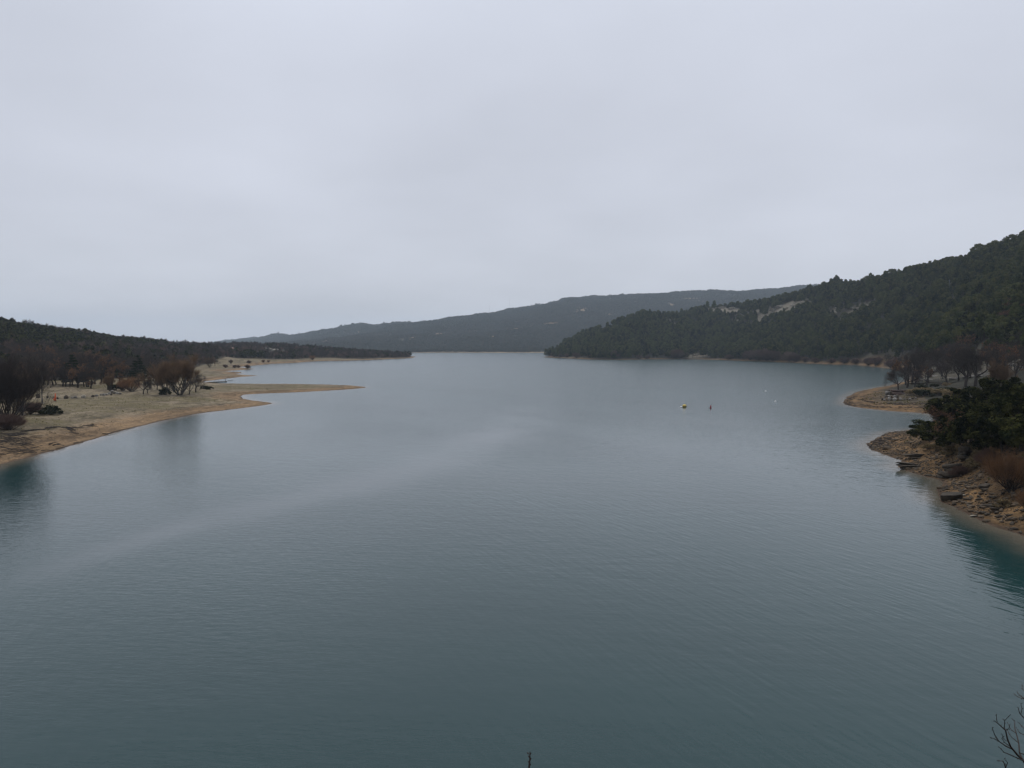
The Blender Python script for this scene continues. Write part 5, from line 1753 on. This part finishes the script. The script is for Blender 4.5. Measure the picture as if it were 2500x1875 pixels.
# two pale post-and-beam frames
for px, py, w, lab in [(2262, 935, 1.8, 'small pale post frame, left of two, beside the twin dark trees'), (2307, 932, 3.2, 'wider pale post frame, right of two, under the wide bare tree')]:
    p = RIGHT.hit(px, py, 215)
    hh = 10.5 * p[1] / FPX
    fr_ = tag(empty('wooden_frame', p), lab, 'frame')
    for xx in (-w / 2, w / 2):
        for yy in (0, 1.2):
            bobj('post', [((xx - .09, yy - .09, -.3), (xx + .09, yy + .09, hh))], M['pale_wood'], fr_)
    bobj('beam', [((-w / 2 - .2, -.1, hh), (w / 2 + .2, .1, hh + .22))], M['pale_wood'], fr_)
    bobj('beam', [((-w / 2 - .2, 1.1, hh), (w / 2 + .2, 1.3, hh + .22))], M['pale_wood'], fr_)
    bobj('bench_board', [((-w / 2, .3, hh * .32), (w / 2, .8, hh * .40))], M['pale_wood'], fr_)
# house in the wood on the left
p = LEFT.hit(562, 857, 700)
ho = tag(empty('house', (p[0], p[1], p[2] + .2), .12), 'small pale house with a tiled roof in the wood on the left', 'house')
ho.location.z = dp(562, 856.5, p[1])[2]
bobj('wall', [((-5.4, 0, -3), (5.4, 6, 2.6))], M['plaster'], ho)
V = np.array([(-5.9, -.5, 2.5), (5.9, -.5, 2.5), (5.9, 6.5, 2.5), (-5.9, 6.5, 2.5), (-5.9, 3, 4.5), (5.9, 3, 4.5)], float)
rf = obj('roof', mesh_np('roof', V, [np.array([(0, 1, 5, 4), (2, 3, 4, 5)]), np.array([(1, 2, 5), (3, 0, 4)])], [M['rooftile']]), ho)
bobj('chimney', [((2.2, 3.4, 3.6), (2.9, 4.1, 5.2))], M['plaster'], rf)
for x0 in (-4.3, -1.6, 3.2):
    w_ = bobj('window', [((x0, -.06, .7), (x0 + 1.1, .02, 1.9))], M['glass'], ho)
    bobj('sill', [((x0 - .1, -.16, .58), (x0 + 1.2, .01, .69))], M['concrete'], w_)
dr = bobj('door', [((1.0, -.06, -.4), (2.0, .02, 1.8))], M['wood'], ho)
bobj('handle', [((1.82, -.12, .62), (1.9, -.065, .72))], M['black'], dr)


# ================================================================== FOREGROUND TWIGS
def fg(px, py, D):
    return dp(px, py, D)


def foreground_tree():
    D = 6.0
    base = np.array([4.35, 6.3, 0]); base[2] = 18.2 - (6.3 - .4) * 1.12 - .1
    T0 = fg(2560, 1990, 6.15); T1 = fg(2515, 1885, 6.05)
    seg = []

    def chain(pts, r0, r1):
        for i in range(len(pts) - 1):
            a = r0 + (r1 - r0) * i / (len(pts) - 1); b = r0 + (r1 - r0) * (i + 1) / (len(pts) - 1)
            seg.append((*pts[i], *pts[i + 1], a, b))
    root = tag(empty('foreground_tree', base), 'bare dark twigs rising into the bottom right corner', 'tree')
    mid = (base + T0) / 2 + np.array([.1, 0, .1])
    V, F = prisms([(*(0 * base), *(mid - base), .05, .038), (*(mid - base), *(T0 - base), .038, .028), (*(T0 - base), *(T1 - base), .028, .019)], 7)
    obj('trunk', mesh_np('foreground_trunk', V, [F], [M['twig_dark']], smooth=True), root)
    B = [([(2515, 1885), (2500, 1858), (2483, 1842), (2467.5, 1823), (2460, 1806), (2455, 1783), (2435, 1765), (2428, 1760)], .014, .004, 5.9),
         ([(2435, 1765), (2433, 1754), (2433, 1744)], .004, .0025, 5.9), ([(2470, 1828), (2455, 1821), (2438, 1809), (2428, 1793), (2422, 1776)], .009, .003, 5.8), ([(2438, 1809), (2428, 1804), (2418, 1800)], .005, .003, 5.8),
         ([(2455, 1783), (2452, 1776), (2453, 1759), (2467, 1745)], .006, .002, 5.9), ([(2453, 1759), (2449, 1757)], .003, .002, 5.9),
         ([(2515, 1885), (2497, 1855), (2489, 1838), (2487, 1814), (2481, 1790), (2469, 1782), (2459, 1763)], .013, .003, 6.2), ([(2481, 1790), (2477, 1776), (2478, 1762), (2472, 1756)], .006, .003, 6.2),
         ([(2487, 1814), (2470, 1800), (2462, 1789), (2459, 1780)], .005, .003, 6.3), ([(2489, 1838), (2500, 1842), (2520, 1850)], .006, .006, 6.1), ([(2540, 1740), (2500, 1705), (2489, 1697), (2483, 1689)], .008, .003, 6.4),
         ([(2500, 1706), (2494, 1705), (2482, 1699.5), (2477, 1694)], .005, .003, 6.4), ([(2540, 1780), (2500, 1753), (2489, 1740.5), (2486, 1728)], .008, .003, 6.0), ([(2492, 1745), (2495, 1730), (2492, 1718)], .004, .002, 6.0),
         ([(2470, 1900), (2455, 1875), (2453, 1866.6), (2448, 1858), (2437, 1858)], .009, .003, 5.6), ([(2455, 1875), (2460, 1862), (2452, 1852)], .005, .002, 5.6), ([(2500, 1858), (2472, 1845), (2452, 1837), (2438, 1823)], .007, .003, 5.7),
         ([(2467, 1823), (2452, 1812), (2446, 1802), (2449, 1798)], .005, .002, 5.85), ([(2463, 1812), (2452, 1805), (2446, 1792)], .004, .002, 5.9), ([(2500, 1794), (2490, 1790), (2480, 1776)], .005, .002, 6.3), ([(2515, 1800), (2502, 1780), (2492, 1770), (2487, 1764)], .006, .002, 6.2),
         ([(2455, 1783), (2463, 1779), (2465, 1770)], .004, .002, 5.9), ([(2540, 1700), (2505, 1690), (2496, 1682), (2495, 1672)], .006, .003, 6.3), ([(2560, 1990), (2545, 1900), (2540, 1780), (2540, 1700)], .018, .009, 6.2), ([(2560, 1990), (2490, 1930), (2470, 1900)], .014, .009, 5.8)]
    rr = np.random.default_rng(3)
    for pts, r0, r1, Dd in B:
        P = [fg(a, b, Dd + .12 * i * (1 if Dd > 6 else -1)) - base for i, (a, b) in enumerate(pts)]
        chain(P, r0 * .68, r1 * .62)
        for i in range(1, len(P)):        # buds
            for k in range(2):
                q = P[i] * (1 - .4 * k) + P[i - 1] * .4 * k
                e = unit(rr.normal(size=3)) * .010
                seg.append((*q, *(q + e), .003, .0015))
    V, F = prisms(seg, 5)
    obj('crown', mesh_np('foreground_crown', V, [F], [M['twig_dark']], smooth=True), root)


foreground_tree()


def sprig():
    D = 2.6
    b = np.array([.06, D, 18.2 - (D - .4) * 1.12 - .1])
    root = tag(empty('foreground_sapling', b), 'single thin dark shoot at the bottom centre edge', 'sapling')
    P = [np.zeros(3)] + [dp(px, py, D) - b for px, py in [(1290, 1960), (1291.5, 1876), (1293, 1860), (1294, 1850), (1293.5, 1843), (1294, 1835)]]
    seg = [(*P[i], *P[i + 1], .0045 - .0005 * i, .0045 - .0005 * (i + 1)) for i in range(len(P) - 1)]
    V, F = prisms(seg, 6)
    st = obj('stem', mesh_np('sapling_stem', V, [F], [M['twig_dark']], smooth=True), root)
    for px, py, dx in [(1292, 1862, -1), (1294, 1855, 1), (1294, 1842, 1), (1290, 1841, -1), (1293, 1869, 1), (1292.5, 1849, -1)]:
        q = dp(px, py, D) - b
        V, F = prisms([(*q, q[0] + .004 * dx, q[1], q[2] + .006, .0028, .0012)], 5)
        obj('bud', mesh_np('bud', V, [F], [M['twig_dark']]), root)


sprig()


# ================================================================== HAZE
def haze():
    V, F = box((-12500, -150, -8.0), (11000, 13000, 470.0))
    m, nt, N, L, out = new_mat('haze_air')
    pv = N('ShaderNodeVolumePrincipled')
    pv.inputs['Color'].default_value = (0.76, 0.88, 1.0, 1)
    pv.inputs['Density'].default_value = HAZE
    pv.inputs['Anisotropy'].default_value = 0.0
    L(pv.outputs[0], out.inputs['Volume'])
    o = obj('haze', mesh_np('haze', V, [F], [m]))
    tag(o, 'thin rainy haze over the whole lake', None, None, 'stuff')


HAZE = 0.00008
haze()
